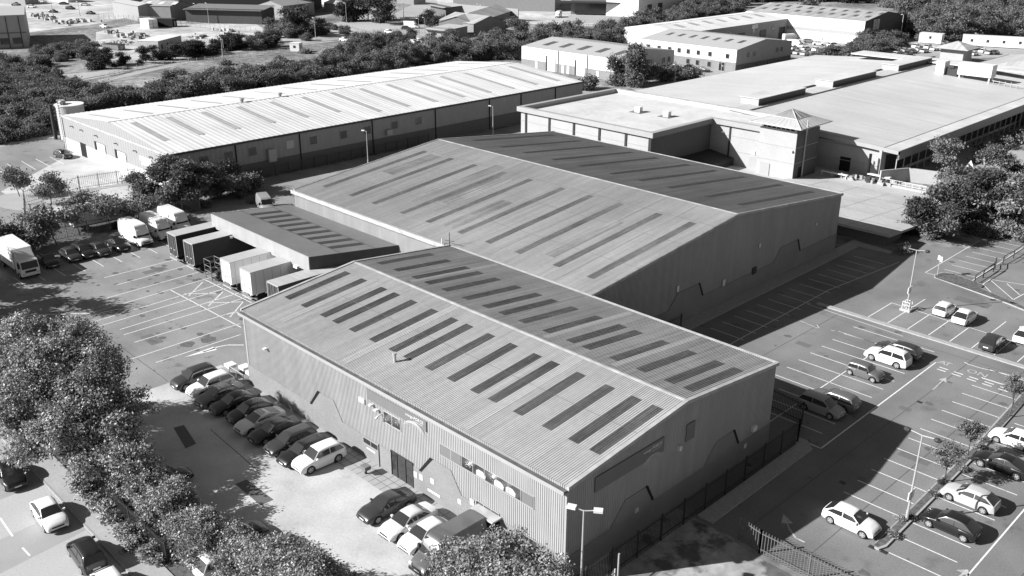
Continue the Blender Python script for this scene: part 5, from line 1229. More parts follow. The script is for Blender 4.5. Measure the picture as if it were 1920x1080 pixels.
# far vehicles: clusters (pixel, heading, colour, kind)
fc = [
 ('beside the industrial units', [(1296, 126, 0, 'black', 'hatch'), (1318, 130, 2, 'darkgrey', 'hatch'), (1290, 137, 10, 'grey', 'hatch'), (1225, 78, 80, 'white', 'suv')]),
 ('in the crowded yard beyond the shop', [(1482, 97, 90, 'black', 'hatch'), (1496, 98, 90, 'pale', 'hatch'), (1510, 100, 95, 'silver', 'estate'), (1488, 90, 90, 'white', 'suv'), (1512, 91, 80, 'silver', 'hatch'), (1530, 92, 100, 'white', 'sedan'), (1544, 96, 60, 'pale', 'hatch'), (1497, 79, 20, 'silver', 'sedan'), (1518, 77, 10, 'grey', 'estate'), (1535, 81, 30, 'white', 'hatch'), (1551, 73, 40, 'silver', 'suv'), (1562, 84, 70, 'white', 'mpv'), (1540, 102, 90, 'darkgrey', 'hatch'), (1573, 90, 50, 'silver', 'suv')]),
 ('in the car park left of the small pavilion', [(1647, 105, 45, 'black', 'sedan'), (1680, 101, 90, 'white', 'sedan'), (1690, 103, 90, 'darkgrey', 'hatch'), (1703, 100, 90, 'black', 'hatch'), (1697, 94, 90, 'silver', 'hatch'), (1712, 96, 90, 'grey', 'hatch'), (1722, 92, 90, 'white', 'hatch'), (1733, 95, 90, 'silver', 'hatch'), (1741, 88, 90, 'pale', 'suv'), (1752, 91, 90, 'white', 'hatch'), (1718, 86, 90, 'white', 'sedan'), (1772, 80, 90, 'grey', 'hatch')]),
 ('in the car park below the wooded slope', [(1817, 94, 90, 'darkgrey', 'suv'), (1832, 90, 60, 'black', 'sedan'), (1843, 95, 90, 'white', 'hatch'), (1855, 98, 90, 'pale', 'hatch'), (1826, 100, 90, 'white', 'hatch'), (1812, 73, 10, 'silver', 'hatch'), (1856, 74, 80, 'silver', 'mpv'), (1888, 78, 80, 'black', 'suv'), (1866, 98, 90, 'darkgrey', 'hatch'), (1917, 80, 90, 'white', 'suv')]),
 ('in the yard by the brick office', [(762, 52, 30, 'black', 'hatch'), (730, 60, 0, 'white', 'suv'), (745, 64, 5, 'grey', 'suv'), (718, 70, 0, 'silver', 'hatch'), (735, 71, 10, 'darkgrey', 'suv'), (776, 79, 10, 'white', 'hatch'), (790, 77, 10, 'pale', 'suv'), (646, 74, 0, 'white', 'hatch')]),
 ('in the fenced plots at the top left', [(196, 49, 10, 'white', 'hatch'), (100, 21, 30, 'black', 'hatch'), (132, 15, 30, 'black', 'suv'), (170, 24, 30, 'darkgrey', 'hatch'), (60, 12, 40, 'white', 'hatch'), (120, 6, 40, 'darkgrey', 'sedan'), (160, 8, 40, 'silver', 'sedan'), (80, 2, 30, 'pale', 'hatch'), (30, 8, 30, 'grey', 'suv')]),
]
cn = {'white': 'white', 'silver': 'silver', 'pale': 'pale', 'grey': 'grey', 'darkgrey': 'dark grey', 'black': 'black'}
ordn = ['first', 'second', 'third', 'fourth', 'fifth', 'sixth', 'seventh', 'eighth']
for place, lst in fc:
    cnt = {}
    tot = {c: sum(1 for q in lst if q[3] == c) for c in cn}
    for px, py, h, c, k in sorted(lst):
        cnt[c] = cnt.get(c, 0)+1
        lab = ('only %s car %s' % (cn[c], place)) if tot[c] == 1 else '%s %s car from the left %s' % (ordn[cnt[c]-1], cn[c], place)
        car(k, px, py, h, c, lab, group='cars '+place, detail=1)
van(772, 47, 30, 'white', 'white van beside a dark car in the yard by the brick office', group='vans')
van(1483, 73, 60, 'white', 'white high van in the crowded yard by the shaded long unit', group='vans', H=3.0)
van(1492, 83, 5, 'white', 'long white van in front of the parked cars in the crowded yard', group='vans')
van(1047, 27, -60, 'white', 'white van by the fence below the glazed depot', group='vans')
van(1173, 23, -80, 'white', 'white truck standing under the canopy of the glazed depot', group='vans', H=3.2, Wd=2.3)
# plant and materials in the far plots
t = thing('bag_stack', 'stack of white bulk bags in the open plot before the grey shed', 'bags', G(281, 52), None)
g = G(281, 52)
for i in range(4):
    for j in range(2):
        for k in range(2): MB().box(i*1.9-3.6, i*1.9-1.9, j*1.9-2, j*1.9-.3, k*1.8, k*1.8+1.7).build('bag', M['white'], t, local=True)
g = G(312, 50); cabin('black tipper container next to the stack of white bags', g, 7.5, 3.4, 3.0, R(35), M['black'], 'container', 'container', 0, M['dark'])
g = G(222, 80); t = thing('rubble_heap', 'low heap of pale broken slabs on the open plot', 'rubble', g); mb = MB(); rr = random.Random(5)
for i in range(70): x, y = rr.gauss(0, 3), rr.gauss(0, 1.3); z = max(0, .8-abs(x)*.2)*rr.random(); mb.box(x, x+.3+rr.random(), y, y+.3+rr.random()*.6, z, z+.15+rr.random()*.25)
mb.build('slabs', M['wallE'], t, local=True)
g = G(214, 93); cabin('low dark skip beside the hedge near the open plot', g, 7, 3, 1.8, R(20), M['shedroof'], 'skip', 'skip', 0, M['dark'])
g = G(1610, 338); t = thing('pallet_clutter', 'long trolley and stacked pallets outside the shop tower', 'pallets', g); mb = MB()
for i in range(36): x, y = rr.uniform(-5, 6), rr.uniform(-1.4, 1.2); mb.box(x, x+.3+rr.random()*.9, y, y+.2+rr.random()*.7, .02, .15+rr.random()*.9, i % 3)
mb.build('stacked_goods', [M['wallC'], M['trim'], M['dark']], t, local=True)
mb = MB(); mb.box(-6.5, -1.5, -1.5, -.9, .7, .85); mb.box(-6.4, -6.3, -1.4, -1, 0, .7); mb.box(-1.8, -1.7, -1.4, -1, 0, .7); mb.box(1, 5, .8, 1.6, 1.1, 1.25); mb.build('rack', M['white'], t, local=True)
g = G(1693, 352); t = thing('ramp_railing', 'white railing along the goods ramp by the service deck', 'railing', g); mb = MB()
for i in range(8): mb.tube((-4+i*1.15, -.5, 0), (-4+i*1.15, -.5, 1.1), .04, .04, 6)
for z in (.55, 1.1): mb.tube((-4, -.5, z), (4.1, -.5, z), .035, .035, 6)
mb.build('rails', M['white'], t, local=True); MB().box(-4.2, 4.3, -.9, .9, 0, .35).build('ramp', M['wallE'], t, local=True)
# bins beside the front corner, parking meter box, handrail
t = thing('handrail', 'white handrails and pale bin lids at the left end of the sunlit wall', 'handrail', (-42.5, -.8, 0)); mb = MB()
for y in (-1.9, -1.2, -.5):
    for x in (-45, -43.6, -42.2): mb.tube((x, y, 0), (x, y, 1.0), .035, .035, 6)
for y in (-1.9, -.5): mb.tube((-45, y, 1.0), (-42.2, y, 1.0), .04, .04, 6)
mb.build('rails', M['steel'], t)
for x, y in ((-45.8, -.2), (-44.4, .6), (-42.9, .5)): MB().box(x, x+1.0, y-.4, y+.5, .7, 1.0).build('lid', M['white'], t)
t = thing('control_box', 'small grey box on a short post on the edge of the paved strip', 'box', (-21.2, -2.45, 0)); g = G(686, 889)
t.location = (g.x, g.y, 0)
MB().box(-.08, .08, -.08, .08, 0, .55).build('post', M['dark'], t, local=True); MB().box(-.35, .35, -.3, .3, .5, .85).build('box', M['sign'], t, local=True)

# ------------------------------------------------------------------ lamp posts
def lamp(label, g, h, heads, cat='lamp post', heavy=False, group='lamp posts', board=None, r=.09):
    t = thing('lamp_post', label, cat, (g[0], g[1], 0), group)
    mb = MB(); mb.tube((0, 0, 0), (0, 0, 1.0), r*1.5, r*1.4, 10); mb.tube((0, 0, 1.0), (0, 0, h), r, r*.6, 10); mb.build('pole', M['steel'], t, local=True)
    for dx, dy, kind in heads:
        d = Vector((dx, dy, 0)); a = MB(); a.tube((0, 0, h-.05), (dx*.75, dy*.75, h+.05), .045, .04, 8); a.build('arm', M['steel'], t, local=True)
        hh = MB(); n = d.normalized(); q = Vector((-n.y, n.x, 0))
        if kind == 'bowl':
            for (s0, r0), (s1, r1) in zip(((0, .05), (.1, .17), (.3, .2), (.5, .12)), ((.1, .17), (.3, .2), (.5, .12), (.56, .02))): hh.tube(d*.75+n*s0+Vector((0, 0, h+.02)), d*.75+n*s1+Vector((0, 0, h+.02)), r0, r1, 10)
            hh.build('lamp_head', M['dark'], t, local=True)
        else:
            c = d+Vector((0, 0, h)); w = .22 if kind == 'box' else .12; l = .3
            hh.extr([c-n*l-q*w, c+n*l-q*w, c+n*l+q*w, c-n*l+q*w], (0, 0, .16)); hh.build('lamp_head', M['white'], t, local=True)
    if heavy:
        MB().box(-.6, .6, -.6, .6, 0, .25).build('concrete_base', M['ridge'], t, local=True)
        mb = MB()
        for x in (-.4, .4):
            for y in (-.4, .4): mb.tube((x, y, .25), (x, y, 1.1), .05, .05, 6)
        for z in (.7, 1.1):
            for a, b in (((-.4, -.4), (.4, -.4)), ((.4, -.4), (.4, .4)), ((.4, .4), (-.4, .4)), ((-.4, .4), (-.4, -.4))): mb.tube((a[0], a[1], z), (b[0], b[1], z), .04, .04, 6)
        mb.build('guard_rail', M['white'], t, local=True)
    if board:
        MB().box(-.04, .04, -.5, .5, board, board+.75).build('notice', M['white'], t, local=True); 
    return t
lamp('tall lamp post with two dark heads, a notice board and a guarded concrete base', (-4.5, 64.7), 7.5, ((-1.15, -.3, 'bowl'), (1.15, .3, 'bowl')), heavy=True, board=2.2)
lamp('tall lamp post with two dark heads standing at the near end of the planted island', (13.53, 24.2), 7.6, ((-1.15, 0, 'bowl'), (1.15, 0, 'bowl')), board=2.0)
lamp('lamp post with two white box heads before the dark gable corner', (2.1, -.7), 7.5, ((-.75, -.35, 'box'), (.75, .55, 'box')))
lamp('lamp post with one short arm in the shaded gap behind the near warehouse', G(1233, 596), 4.6, ((.9, .2, 'bowl'),))
lamp('thin lamp post behind the big warehouse in front of the dark side wall', (-103, 60.0), 6.3, ((-.6, -.3, 'slim'),))
lamp('thin lamp post just left of the flat roofed shop block', (-105, 93.5), 6.0, ((-.6, -.3, 'slim'),))
lamp('thin lamp post beside the shrubs near the weeping tree', G(1265, 157), 5.0, ((-.5, -.2, 'slim'),))
lamp('thin lamp post in front of the two storey unit', G(1397, 127), 5.0, ((-.5, -.2, 'slim'),))
lamp('tall pale pole at the foot of the wooded slope by the far unit', G(1687, 76), 9, ((-.6, -.2, 'slim'),), r=.16)
lamp('pale pole rising out of the wooded slope', G(1744, 58), 8, (), r=.14, cat='pole')
for i, (px, py, ty) in enumerate(((100, 30, 0), (150, 30, 3), (369, 40, 7), (392, 44, 6), (418, 108, 70), (420, 100, 74), (592, 73, 34), (651, 60, 6), (786, 82, 35), (796, 51, 33), (757, 33, 5), (897, 29, 8), (903, 28, 10), (1592, 88, 66), (1845, 100, 78), (1830, 79, 70))):
    g = G(px, py); lo, hi = 0, 60
    for _ in range(30):
        md = (lo+hi)/2; v = np.array([g.x, g.y, md])-CAM; yy = 540-FPX*(v@AU)/(v@AD)
        if yy > ty: lo = md
        else: hi = md
    names = ['left of two thin poles at the top left', 'right of two thin poles at the top left', 'pole before the left end of the long dark shed', 'pole before the middle of the long dark shed', 'front pole by the road bend near the dark sign', 'back pole by the road bend near the dark sign', 'pole beside the tall tree near the white sheds', 'pole left of the huge black tree', 'tall pole in the pickup yard', 'shorter pole in the pickup yard', 'pole on the far road at the top edge', 'left of the paired poles by the white works wall', 'right of the paired poles by the white works wall', 'thin pole before the striped roof unit', 'thin pole before the pale hut', 'thin pole beside the white container']
    lamp('thin lamp '+names[i], g, max(3, hi), ((-.6, -.2, 'slim'),), r=.12)
# small parking sign post and hoops
t = thing('sign_post', 'short pole with two small white plates on the planted island', 'sign', tuple(G(1757, 518))); MB().tube((0, 0, 0), (0, 0, 2.6), .05, .05, 8).build('pole', M['steel'], t, local=True)
MB().box(-.3, -.02, -.03, .03, 2.2, 2.8).build('plate', M['white'], t, local=True); MB().box(.03, .3, -.03, .03, 2.0, 2.7).build('plate', M['white'], t, local=True)
def hoops(label, pts, h=1.1):
    g = G(*pts[0]); t = thing('trolley_rail', label, 'railing', (g.x, g.y, 0), 'trolley rails'); mb = MB(); q = [G(*p) for p in pts]
    for p in q: mb.tube(p, p+Vector((0, 0, h)), .06, .06, 6)
    for a, b in zip(q, q[1:]):
        for z in (h, h*.45): mb.tube(a+Vector((0, 0, z)), b+Vector((0, 0, z)), .05, .05, 6)
    mb.build('rails', M['dark'], t); return t
hoops('low dark rail from the tip of the planted island', [(1827, 531), (1843, 521), (1862, 510)]); hoops('middle dark rail among the upper right bays', [(1843, 521), (1865, 506), (1866, 497)])
hoops('dark rail nearest the right edge of the photo', [(1880, 495), (1900, 484), (1935, 460), (1935, 452)])

# ------------------------------------------------------------------ fences
def palisade(label, pts, h=2.0, sp=.16, name='palisade_fence', m=None, world=False, pale=True, group='palisade fences', zb=0.):
    m = m or M['dark']; q = [Vector((p[0], p[1], 0)) for p in pts] if world else [G(*p) for p in pts]
    t = thing(name, label, 'fence', tuple(q[0]), group)
    mb = MB(); ms = MB(); mr = MB()
    for a, b in zip(q, q[1:]):
        d = b-a; L = d.length; d.normalize(); n = Vector((-d.y, d.x, 0)); k = int(L/sp)
        if pale:
            for i in range(k):
                p = a+d*(i+.5)*sp; w = d*.024
                mb.extr([p-w-n*.008, p+w-n*.008, p+w+n*.008, p-w+n*.008], (0, 0, h))
        else: mb.quad(a, b, b+Vector((0, 0, h)), a+Vector((0, 0, h)))
        for z in (.35, h-.3): mr.extr([a+Vector((0, 0, z))-n*.03, b+Vector((0, 0, z))-n*.03, b+Vector((0, 0, z))+n*.03, a+Vector((0, 0, z))+n*.03], (0, 0, .06))
        kk = max(1, int(L/2.7))
        for i in range(kk+1):
            p = a+d*L*i/kk; ms.box(p.x-.05, p.x+.05, p.y-.05, p.y+.05, 0, h+.05)
    if pale: mb.build('pales', m, t)
    mr.build('rail', m, t); ms.build('posts', m, t)
    return t
palisade('dark palisade fence running along the foot of the shaded gable', [(1.75, -14), (1.75, 28.6)], 2.3, .17, world=True)
palisade('dark palisade fence around the back corner of the near warehouse', [(1.75, 28.6), (.4, 31.7), (-3.2, 32.2), (-3.2, 27.2)], 2.3, .17, world=True)
palisade('grey palisade fence from the island tip road towards the bottom edge', [(5.7, 13.0), (7.7, 12.66), (15.5, 12.7)], 2.0, .24, world=True, m=M['fence2'])
palisade('dark palisade fence beside the raised gable wall of the large warehouse', [(-19.4, 28), (-19.4, 40.5)], 2.2, .2, world=True)
palisade('palisade fence behind the thin trees on the left side of the yard', [(-98.6, -13), (-98.6, 24.5)], 2.2, .2, world=True, m=M['sign'])
palisade('long dark fence in the shade between the yard and the dark side wall', [(-108.3, 25), (-108.3, 79)], 2.0, .3, world=True)
palisade('tall fence at the left end of the warehouse parking', [(50, 420), (48, 384), (150, 356), (255, 340)], 2.4, .3, m=M['steel'])
palisade('dark mesh fence panel in the hedge by the street', [(-33.5, -18.6), (-21.5, -18.6)], 1.8, .14, world=True)
palisade('pale mesh gate panels near the bottom below the lamp post', [(3.0, -6.0), (3.2, 1.5)], 2.2, .2, world=True, m=M['steel'])
t = thing('gate_post', 'tall pale gate post below the dark gable near the bottom edge', 'post', (4.2, .3, 0)); g = G(1157, 1110); t.location = (g.x, g.y, 0); MB().tube((0, 0, 0), (0, 0, 3.2), .07, .07, 8).build('pole', M['steel'], t, local=True)
palisade('far fence along the open plots at the top left', [(185, 38), (260, 42), (340, 48), (480, 62)], 2.0, 1.2, m=M['steel'])
palisade('far fence along the near side of the far road', [(150, 165), (240, 132), (400, 112), (640, 88)], 1.2, 3.0, m=M['steel'])

# far plot details: fences, stacked materials
rr = random.Random(44)
for i, (px, py) in enumerate(((205, 62), (232, 70), (255, 66), (360, 70), (420, 60), (70, 30), (150, 40), (115, 44), (90, 36))):
    g = G(px, py); t = thing('material_pile', ['first', 'second', 'third', 'fourth', 'fifth', 'sixth', 'seventh', 'eighth', 'ninth'][i]+' low pile of building materials scattered on the far plots at the top left', 'pile', g, 'piles on the far plots')
    mb = MB()
    for k in range(18): x, y = rr.gauss(0, 3.2), rr.gauss(0, 1.6); mb.box(x, x+.5+rr.random()*2.2, y, y+.4+rr.random()*1.2, 0, .3+rr.random()*1.0, k % 3)
    mb.build('materials', [M['wallE'], M['trim'], M['shedroof']], t, local=True)
palisade('mesh fence with pale posts before the long dark shed', [(186, 36), (300, 43)], 2.4, 1.0, m=M['steel'])
palisade('fence around the pickup yard', [(640, 50), (700, 66), (800, 62), (835, 50)], 2.0, 1.2, m=M['steel'])
palisade('fence below the glazed depot', [(985, 60), (1060, 56), (1200, 52)], 2.0, 1.0, m=M['steel'])
palisade('fence on the far side of the crowded yard', [(1478, 108), (1560, 112), (1600, 104)], 2.0, 1.0, m=M['steel'])
for i, (px, py, w) in enumerate(((20, 6, 14), (60, -4, 10), (110, 2, 9), (150, -6, 12), (230, 8, 8), (600, 6, 9), (622, 20, 7), (760, 6, 8))):
    g = G(px, py); t, L = simple_shed('works_hut', ['first', 'second', 'third', 'fourth', 'fifth', 'sixth', 'seventh', 'eighth'][i]+' small works hut from the left along the top edge of the photo', (px-w*2, py), (px+w*2, py+3), 8, 3.5, 4.6, [M['wallC'], M['brick'], M['white']][i % 3], [M['roofF'], M['shedroof']][i % 2], 'hut', 'works huts at the top edge')

# ------------------------------------------------------------------ trees and shrubs
def leaf_mesh(name, blobs, n, size, seed, mats, shell=.45, up=.35, clump=None, droop=0., aspect=1.5, out=.75):
    """blobs: (x,y,z,rx,ry,rz); leaf quads gathered in sprays through the outer crown volume"""
    rg = np.random.default_rng(seed); B_ = np.array(blobs, float)
    vol = (B_[:, 3]*B_[:, 4]*B_[:, 5])**(.75); pr = vol/vol.sum()
    clump = clump or max(8, n//26); nc = max(1, n//clump)
    ci = rg.choice(len(B_), nc, p=pr); d = rg.normal(size=(nc, 3)); d /= np.linalg.norm(d, axis=1)[:, None]
    rad = (shell+(1-shell)*rg.random(nc))**.6*(1+.12*rg.normal(size=nc)); cc = B_[ci, :3]+d*rad[:, None]*B_[ci, 3:6]
    keep = cc[:, 2] > .15
    cc = cc[keep]; d = d[keep]; ci = ci[keep]; nc = len(cc)
    # drop sprays buried well inside another blob
    inner = np.zeros(nc, bool)
    for b in B_:
        q = ((cc-b[:3])/b[3:6]); inner |= ((q**2).sum(1) < .40)
    kp = ~inner | (rg.random(nc) < .2); cc = cc[kp]; d = d[kp]; nc = len(cc)
    idx = rg.integers(0, nc, n); sp = size*(2.6 if size > .2 else 2.0)
    p = cc[idx]+rg.normal(size=(n, 3))*np.array([sp, sp, sp*.6]); 
    if droop: p[:, 2] -= np.abs(rg.normal(size=n))*droop
    nn = rg.normal(size=(n, 3))*.62+d[idx]*out; nn[:, 2] = nn[:, 2]+up; nn /= np.linalg.norm(nn, axis=1)[:, None]
    a = np.cross(nn, rg.normal(size=(n, 3))); a /= np.linalg.norm(a, axis=1)[:, None]; b = np.cross(nn, a)
    s = size*(.6+.8*rg.random(n))[:, None]
    v = np.empty((n, 4, 3)); v[:, 0] = p-a*s*aspect*.5; v[:, 1] = p+b*s*.42-nn*s*.1; v[:, 2] = p+a*s*aspect*.5; v[:, 3] = p-b*s*.42-nn*s*.1
    me = bpy.data.meshes.new(name); me.vertices.add(n*4); me.vertices.foreach_set('co', v.reshape(-1))
    me.loops.add(n*4); me.loops.foreach_set('vertex_index', np.arange(n*4, dtype=np.int32)); me.polygons.add(n)
    me.polygons.foreach_set('loop_start', np.arange(0, n*4, 4, dtype=np.int32))
    for x in mats: me.materials.append(x)
    mi = (rg.random(nc) < .38).astype(np.int32)[idx] if len(mats) > 1 else np.zeros(n, np.int32)
    if len(mats) > 2: mi = np.where(rg.random(n) < .12, 2, mi)
    me.update(calc_edges=True); me.polygons.foreach_set('material_index', mi.astype(np.int32)); me.validate()
    return me
def limbs(mb, base, top, r, blobs, seed, k=5):
    rr = random.Random(seed); base = Vector(base); top = Vector(top); mid = base.lerp(top, .5)+Vector((rr.uniform(-.2, .2), rr.uniform(-.2, .2), 0))
    mb.tube(base, mid, r, r*.75, 8); mb.tube(mid, top, r*.75, r*.5, 8)
    for i in range(k):
        b = blobs[i % len(blobs)]; e = Vector(b[:3])+Vector((rr.uniform(-.5, .5)*b[3], rr.uniform(-.5, .5)*b[4], rr.uniform(-.1, .4)*b[5]))
        s = mid.lerp(top, rr.random()); m2 = s.lerp(e, .5)+Vector((0, 0, .3)); mb.tube(s, m2, r*.42, r*.28, 6); mb.tube(m2, e, r*.28, r*.08, 5)
def tree(name, label, x, y, blobs, n, size, seed, mats, r=.2, cat='tree', group=None, crown='crown', base_z=0., k=7, **kw):
    t = thing(name, label, cat, (x, y, base_z), group)
    me = leaf_mesh(crown, blobs, n, size, seed, mats, **kw); o = bpy.data.objects.new(crown, me); COL.objects.link(o); o.parent = t
    zt = sum(b[2] for b in blobs)/len(blobs); cx = sum(b[0] for b in blobs)/len(blobs); cy = sum(b[1] for b in blobs)/len(blobs)
    mb = MB(); limbs(mb, (0, 0, -.1), (cx*.6, cy*.6, zt*.8), r, blobs, seed, k); mb.build('trunk', M['bark'], t, local=True)
    return t
def rb(seed, n, rx, ry, z0, z1, rr):
    q = random.Random(seed); out = []
    for i in range(n):
        a = q.random()*6.28; d = math.sqrt(q.random()); z = lerp(z0, z1, q.random()); f = math.sqrt(max(.15, 1-((z-(z0+z1)/2)/((z1-z0)/2+rr))**2))
        s = rr*(.7+.6*q.random()); out.append((math.cos(a)*d*rx*f, math.sin(a)*d*ry*f, z, s, s, s*.85))
    return out
LM = [M['leaf'], M['leaflight'], M['leafdark']]
# big foreground plane tree over the forecourt hedge
BT = [(-44, -15, 8.6, 2.8, 2.1, 2.3), (-40.5, -14.4, 7.5, 2.6, 2.0, 2.1), (-47.3, -17.5, 8.5, 2.7, 2.6, 2.5), (-43, -18, 7.5, 3.2, 2.8, 2.8), (-38.5, -16.5, 6.2, 2.9, 2.5, 2.4), (-46.5, -20.5, 6.6, 2.9, 2.6, 2.5), (-41.5, -20.8, 5.6, 3.0, 2.5, 2.2), (-36.8, -19.5, 5, 2.5, 2.3, 2.1), (-37, -13.8, 5, 2.0, 1.6, 1.6),
      (-34, -16.5, 4.5, 2.3, 2.1, 1.7), (-31, -16.6, 3.6, 2.1, 1.8, 1.5), (-33.5, -19, 3.2, 1.8, 1.4, 1.2), (-49.5, -20, 6, 2.5, 2.5, 2.3), (-38, -22, 3.9, 1.8, 1.4, 1.2), (-44.5, -23, 5, 2.3, 1.7, 1.7)]
BT = [(a+42.5, b_+17.3, c, d, e, f) for a, b_, c, d, e, f in BT]
tree('plane_tree', 'huge leafy plane tree filling the lower left of the photo', -42.5, -17.3, BT, 125000, .15, 11, LM, .42, group=None, k=14, shell=.4, clump=42, out=.38)
FT = [(1, -6.5, 6.1, 2.1, 1.9, 1.8), (3.3, -6.2, 5.9, 1.9, 1.7, 1.6), (-1.2, -7, 5.1, 1.9, 1.8, 1.6), (-3.0, -7.4, 4.0, 1.7, 1.6, 1.4), (1, -7.8, 4.4, 2.4, 1.8, 1.7), (3.6, -7.6, 4.4, 2.1, 1.8, 1.7), (-.6, -8.4, 3.6, 2.4, 1.6, 1.5)]
tree('plane_tree', 'bushy round tree at the bottom beside the dark grey van and the wall', .8, -9.2, [(a-.8, b_+9.2, c, d, e, f) for a, b_, c, d, e, f in FT], 42000, .125, 12, LM, .16, shell=.3, k=9, clump=34, out=.38)
HT_ = [(-13.5, -15.6, 3.0, 1.6, 1.4, 1.3), (-11, -15, 4, 2.0, 1.7, 1.6), (-8.4, -14.8, 4.2, 1.9, 1.7, 1.5), (-11, -14, 2.8, 2.1, 1.5, 1.4), (-6.8, -13.6, 3.2, 1.7, 1.5, 1.3)]
tree('hedge_tree', 'leafy thicket at the bottom edge right of the buried pale car', -10, -15.6, [(a+10, b_+15.6, c, d, e, f) for a, b_, c, d, e, f in HT_], 30000, .125, 13, LM, .12, shell=.3, clump=32, out=.38)
# ivy hedge along the street: separate shrubs
hx = [(-31.5, -16.8, 2.8), (-28.2, -16.5, 3.4), (-25.0, -16.4, 4.0), (-22.0, -16.2, 4.1), (-19.2, -16.2, 4.1), (-16.4, -16.0, 4.2)]
lab = ['ivy covered shrub right under the edge of the huge tree', 'tangled shrub beside the dark mesh fence panel', 'shrub with bare arching stems in the middle of the hedge', 'broad shrub hiding the black car by the hedge', 'tall shrub covering the buried pale car', 'leafy shrub at the bottom edge between the pale car and the thicket']
for i, (x, y, h) in enumerate(hx):
    bl = rb(20+i, 11, 1.5, 1.3, .7, h*.78, .95); tree('hedge_shrub', lab[i], x, y, bl, 15000, .12, 30+i, LM, .07, 'shrub', 'hedge between street and forecourt', 'foliage', shell=.15, clump=30, out=.4)
for i, (x, y) in enumerate([(-34.5, -19.2), (-30.8, -19.3), (-27.0, -19.35), (-23.5, -19.2)]):
    tree('ground_ivy', ['ivy patch spilling over the pavement under the huge tree', 'ivy patch spilling over the pavement by the white car', 'ivy patch at the foot of the mesh fence', 'ivy patch on the kerb near the street corner'][i], x, y, rb(50+i, 5, 1.7, .5, .2, .5, .5), 2600, .14, 60+i, LM, .03, 'shrub', 'ivy at the kerb', 'foliage', shell=.1)
# trees of the yard edge
tree('maple_tree', 'dense dark tree before the corner of the white roofed warehouse', -103.6, 21.6, [(0, 0, 3.2, 3.6, 3.6, 2.6), (-3.0, -2.2, 2.8, 2.4, 2.4, 2.0), (-1.0, -3.2, 2.2, 2.4, 2.0, 1.7), (2.4, 2.6, 3.2, 3.0, 3.0, 2.3), (.2, 1.0, 6.0, 2.5, 2.5, 2.0), (-1.8, -.8, 5.2, 2.3, 2.3, 1.8), (2.0, 3.8, 5.0, 2.4, 2.6, 1.8), (1.6, 0, 4.6, 2.6, 2.6, 2.0)], 44000, .26, 81, [M['leaffar'], M['leaffar'], M['leafdark']], .28, shell=.3)
tree('maple_tree', 'dark tree right of the dense one in the shade of the side wall', -103.4, 30.5, [(0, 0, 2.6, 3.0, 3.4, 2.2), (-.6, -3.4, 3.4, 2.6, 2.6, 2.2), (.8, 3.6, 2.2, 2.4, 3.0, 1.8), (0, .5, 4.4, 2.2, 2.6, 1.5), (-1, 6.5, 1.6, 1.8, 2.6, 1.2)], 32000, .26, 83, [M['leaffar'], M['leafdark']], .22, shell=.3)
for i, (px, py, h, rr_, sp) in enumerate(((215, 468, 6.4, 2.3, 'thin airy tree over the white lorry at the fence'), (178, 462, 6.2, 2.2, 'thin airy tree left of the hidden white lorry'), (135, 472, 5.6, 2.1, 'thin airy tree above the dark cars of the yard'), (60, 470, 5.2, 2.2, 'spreading low tree behind the white box lorry'), (20, 470, 4.6, 2.0, 'scrubby tree at the left edge behind the box lorry'), (262, 440, 4.6, 1.7, 'small tree behind the white vans at the fence'), (100, 480, 3.4, 1.8, 'low dark shrub tree between the box lorry and the palisade'))):
    g = G(px, py); g.x = min(g.x, -96.5) if False else g.x
    tree('thin_tree', sp, -97.6-(i % 2)*1.5, [10.2, 6.2, 2.4, -3.4, -7.5, 15.0, -.8][i], rb(90+i, 9, rr_*1.1, rr_*1.2, h*.42, h*.85, 1.0), 3600, .24, 100+i, [M['leaffar'], M['leaffarlight']], .09, 'tree', 'trees along the palisade fence', shell=.1)
for i, (x, y, h, lab_) in enumerate(((-121.2, 6.8, 5.2, 'small airy tree on the round island in front of the white roofed warehouse'), (-127.5, 5.6, 5.0, 'smaller dark leaved tree at the left of the warehouse parking'))):
    g = G(97, 384) if i == 0 else G(37, 368)
    tree('small_tree', lab_, g.x, g.y, rb(120+i, 9, 1.7 if i == 0 else 1.1, 1.7 if i == 0 else 1.1, h*.4, h*.85, .85), 3600, .22, 122+i, [M['leaffar'], M['leaffarlight']], .08, 'tree', 'trees in the warehouse parking', shell=.1)
g = G(36, 378); sheet('round_island', [(g.x+6*math.cos(a*.314), g.y+3.2*math.sin(a*.314), 0) for a in range(20)], 4*Z, M['path'])
# car park island saplings
for i, (px, py, h, rr_) in enumerate(((1766, 903, 4.0, 1.15), (1812, 861, 4.4, 1.2), (1893, 783, 4.4, 1.25))):
    g = G(px, py); tree('island_sapling', ['nearest sapling on the long planted island of the car park', 'middle sapling on the long planted island of the car park', 'sapling on the island at the right edge of the photo'][i], 13.4 if i < 2 else 13.2, g.y, rb(130+i, 8, rr_*.62, rr_*.62, h*.48, h*.82, .42), 2600, .11, 133+i, [M['leaffar'], M['leaffarlight'], M['leafdark']], .07, 'tree', 'saplings on the planted island', shell=.15)
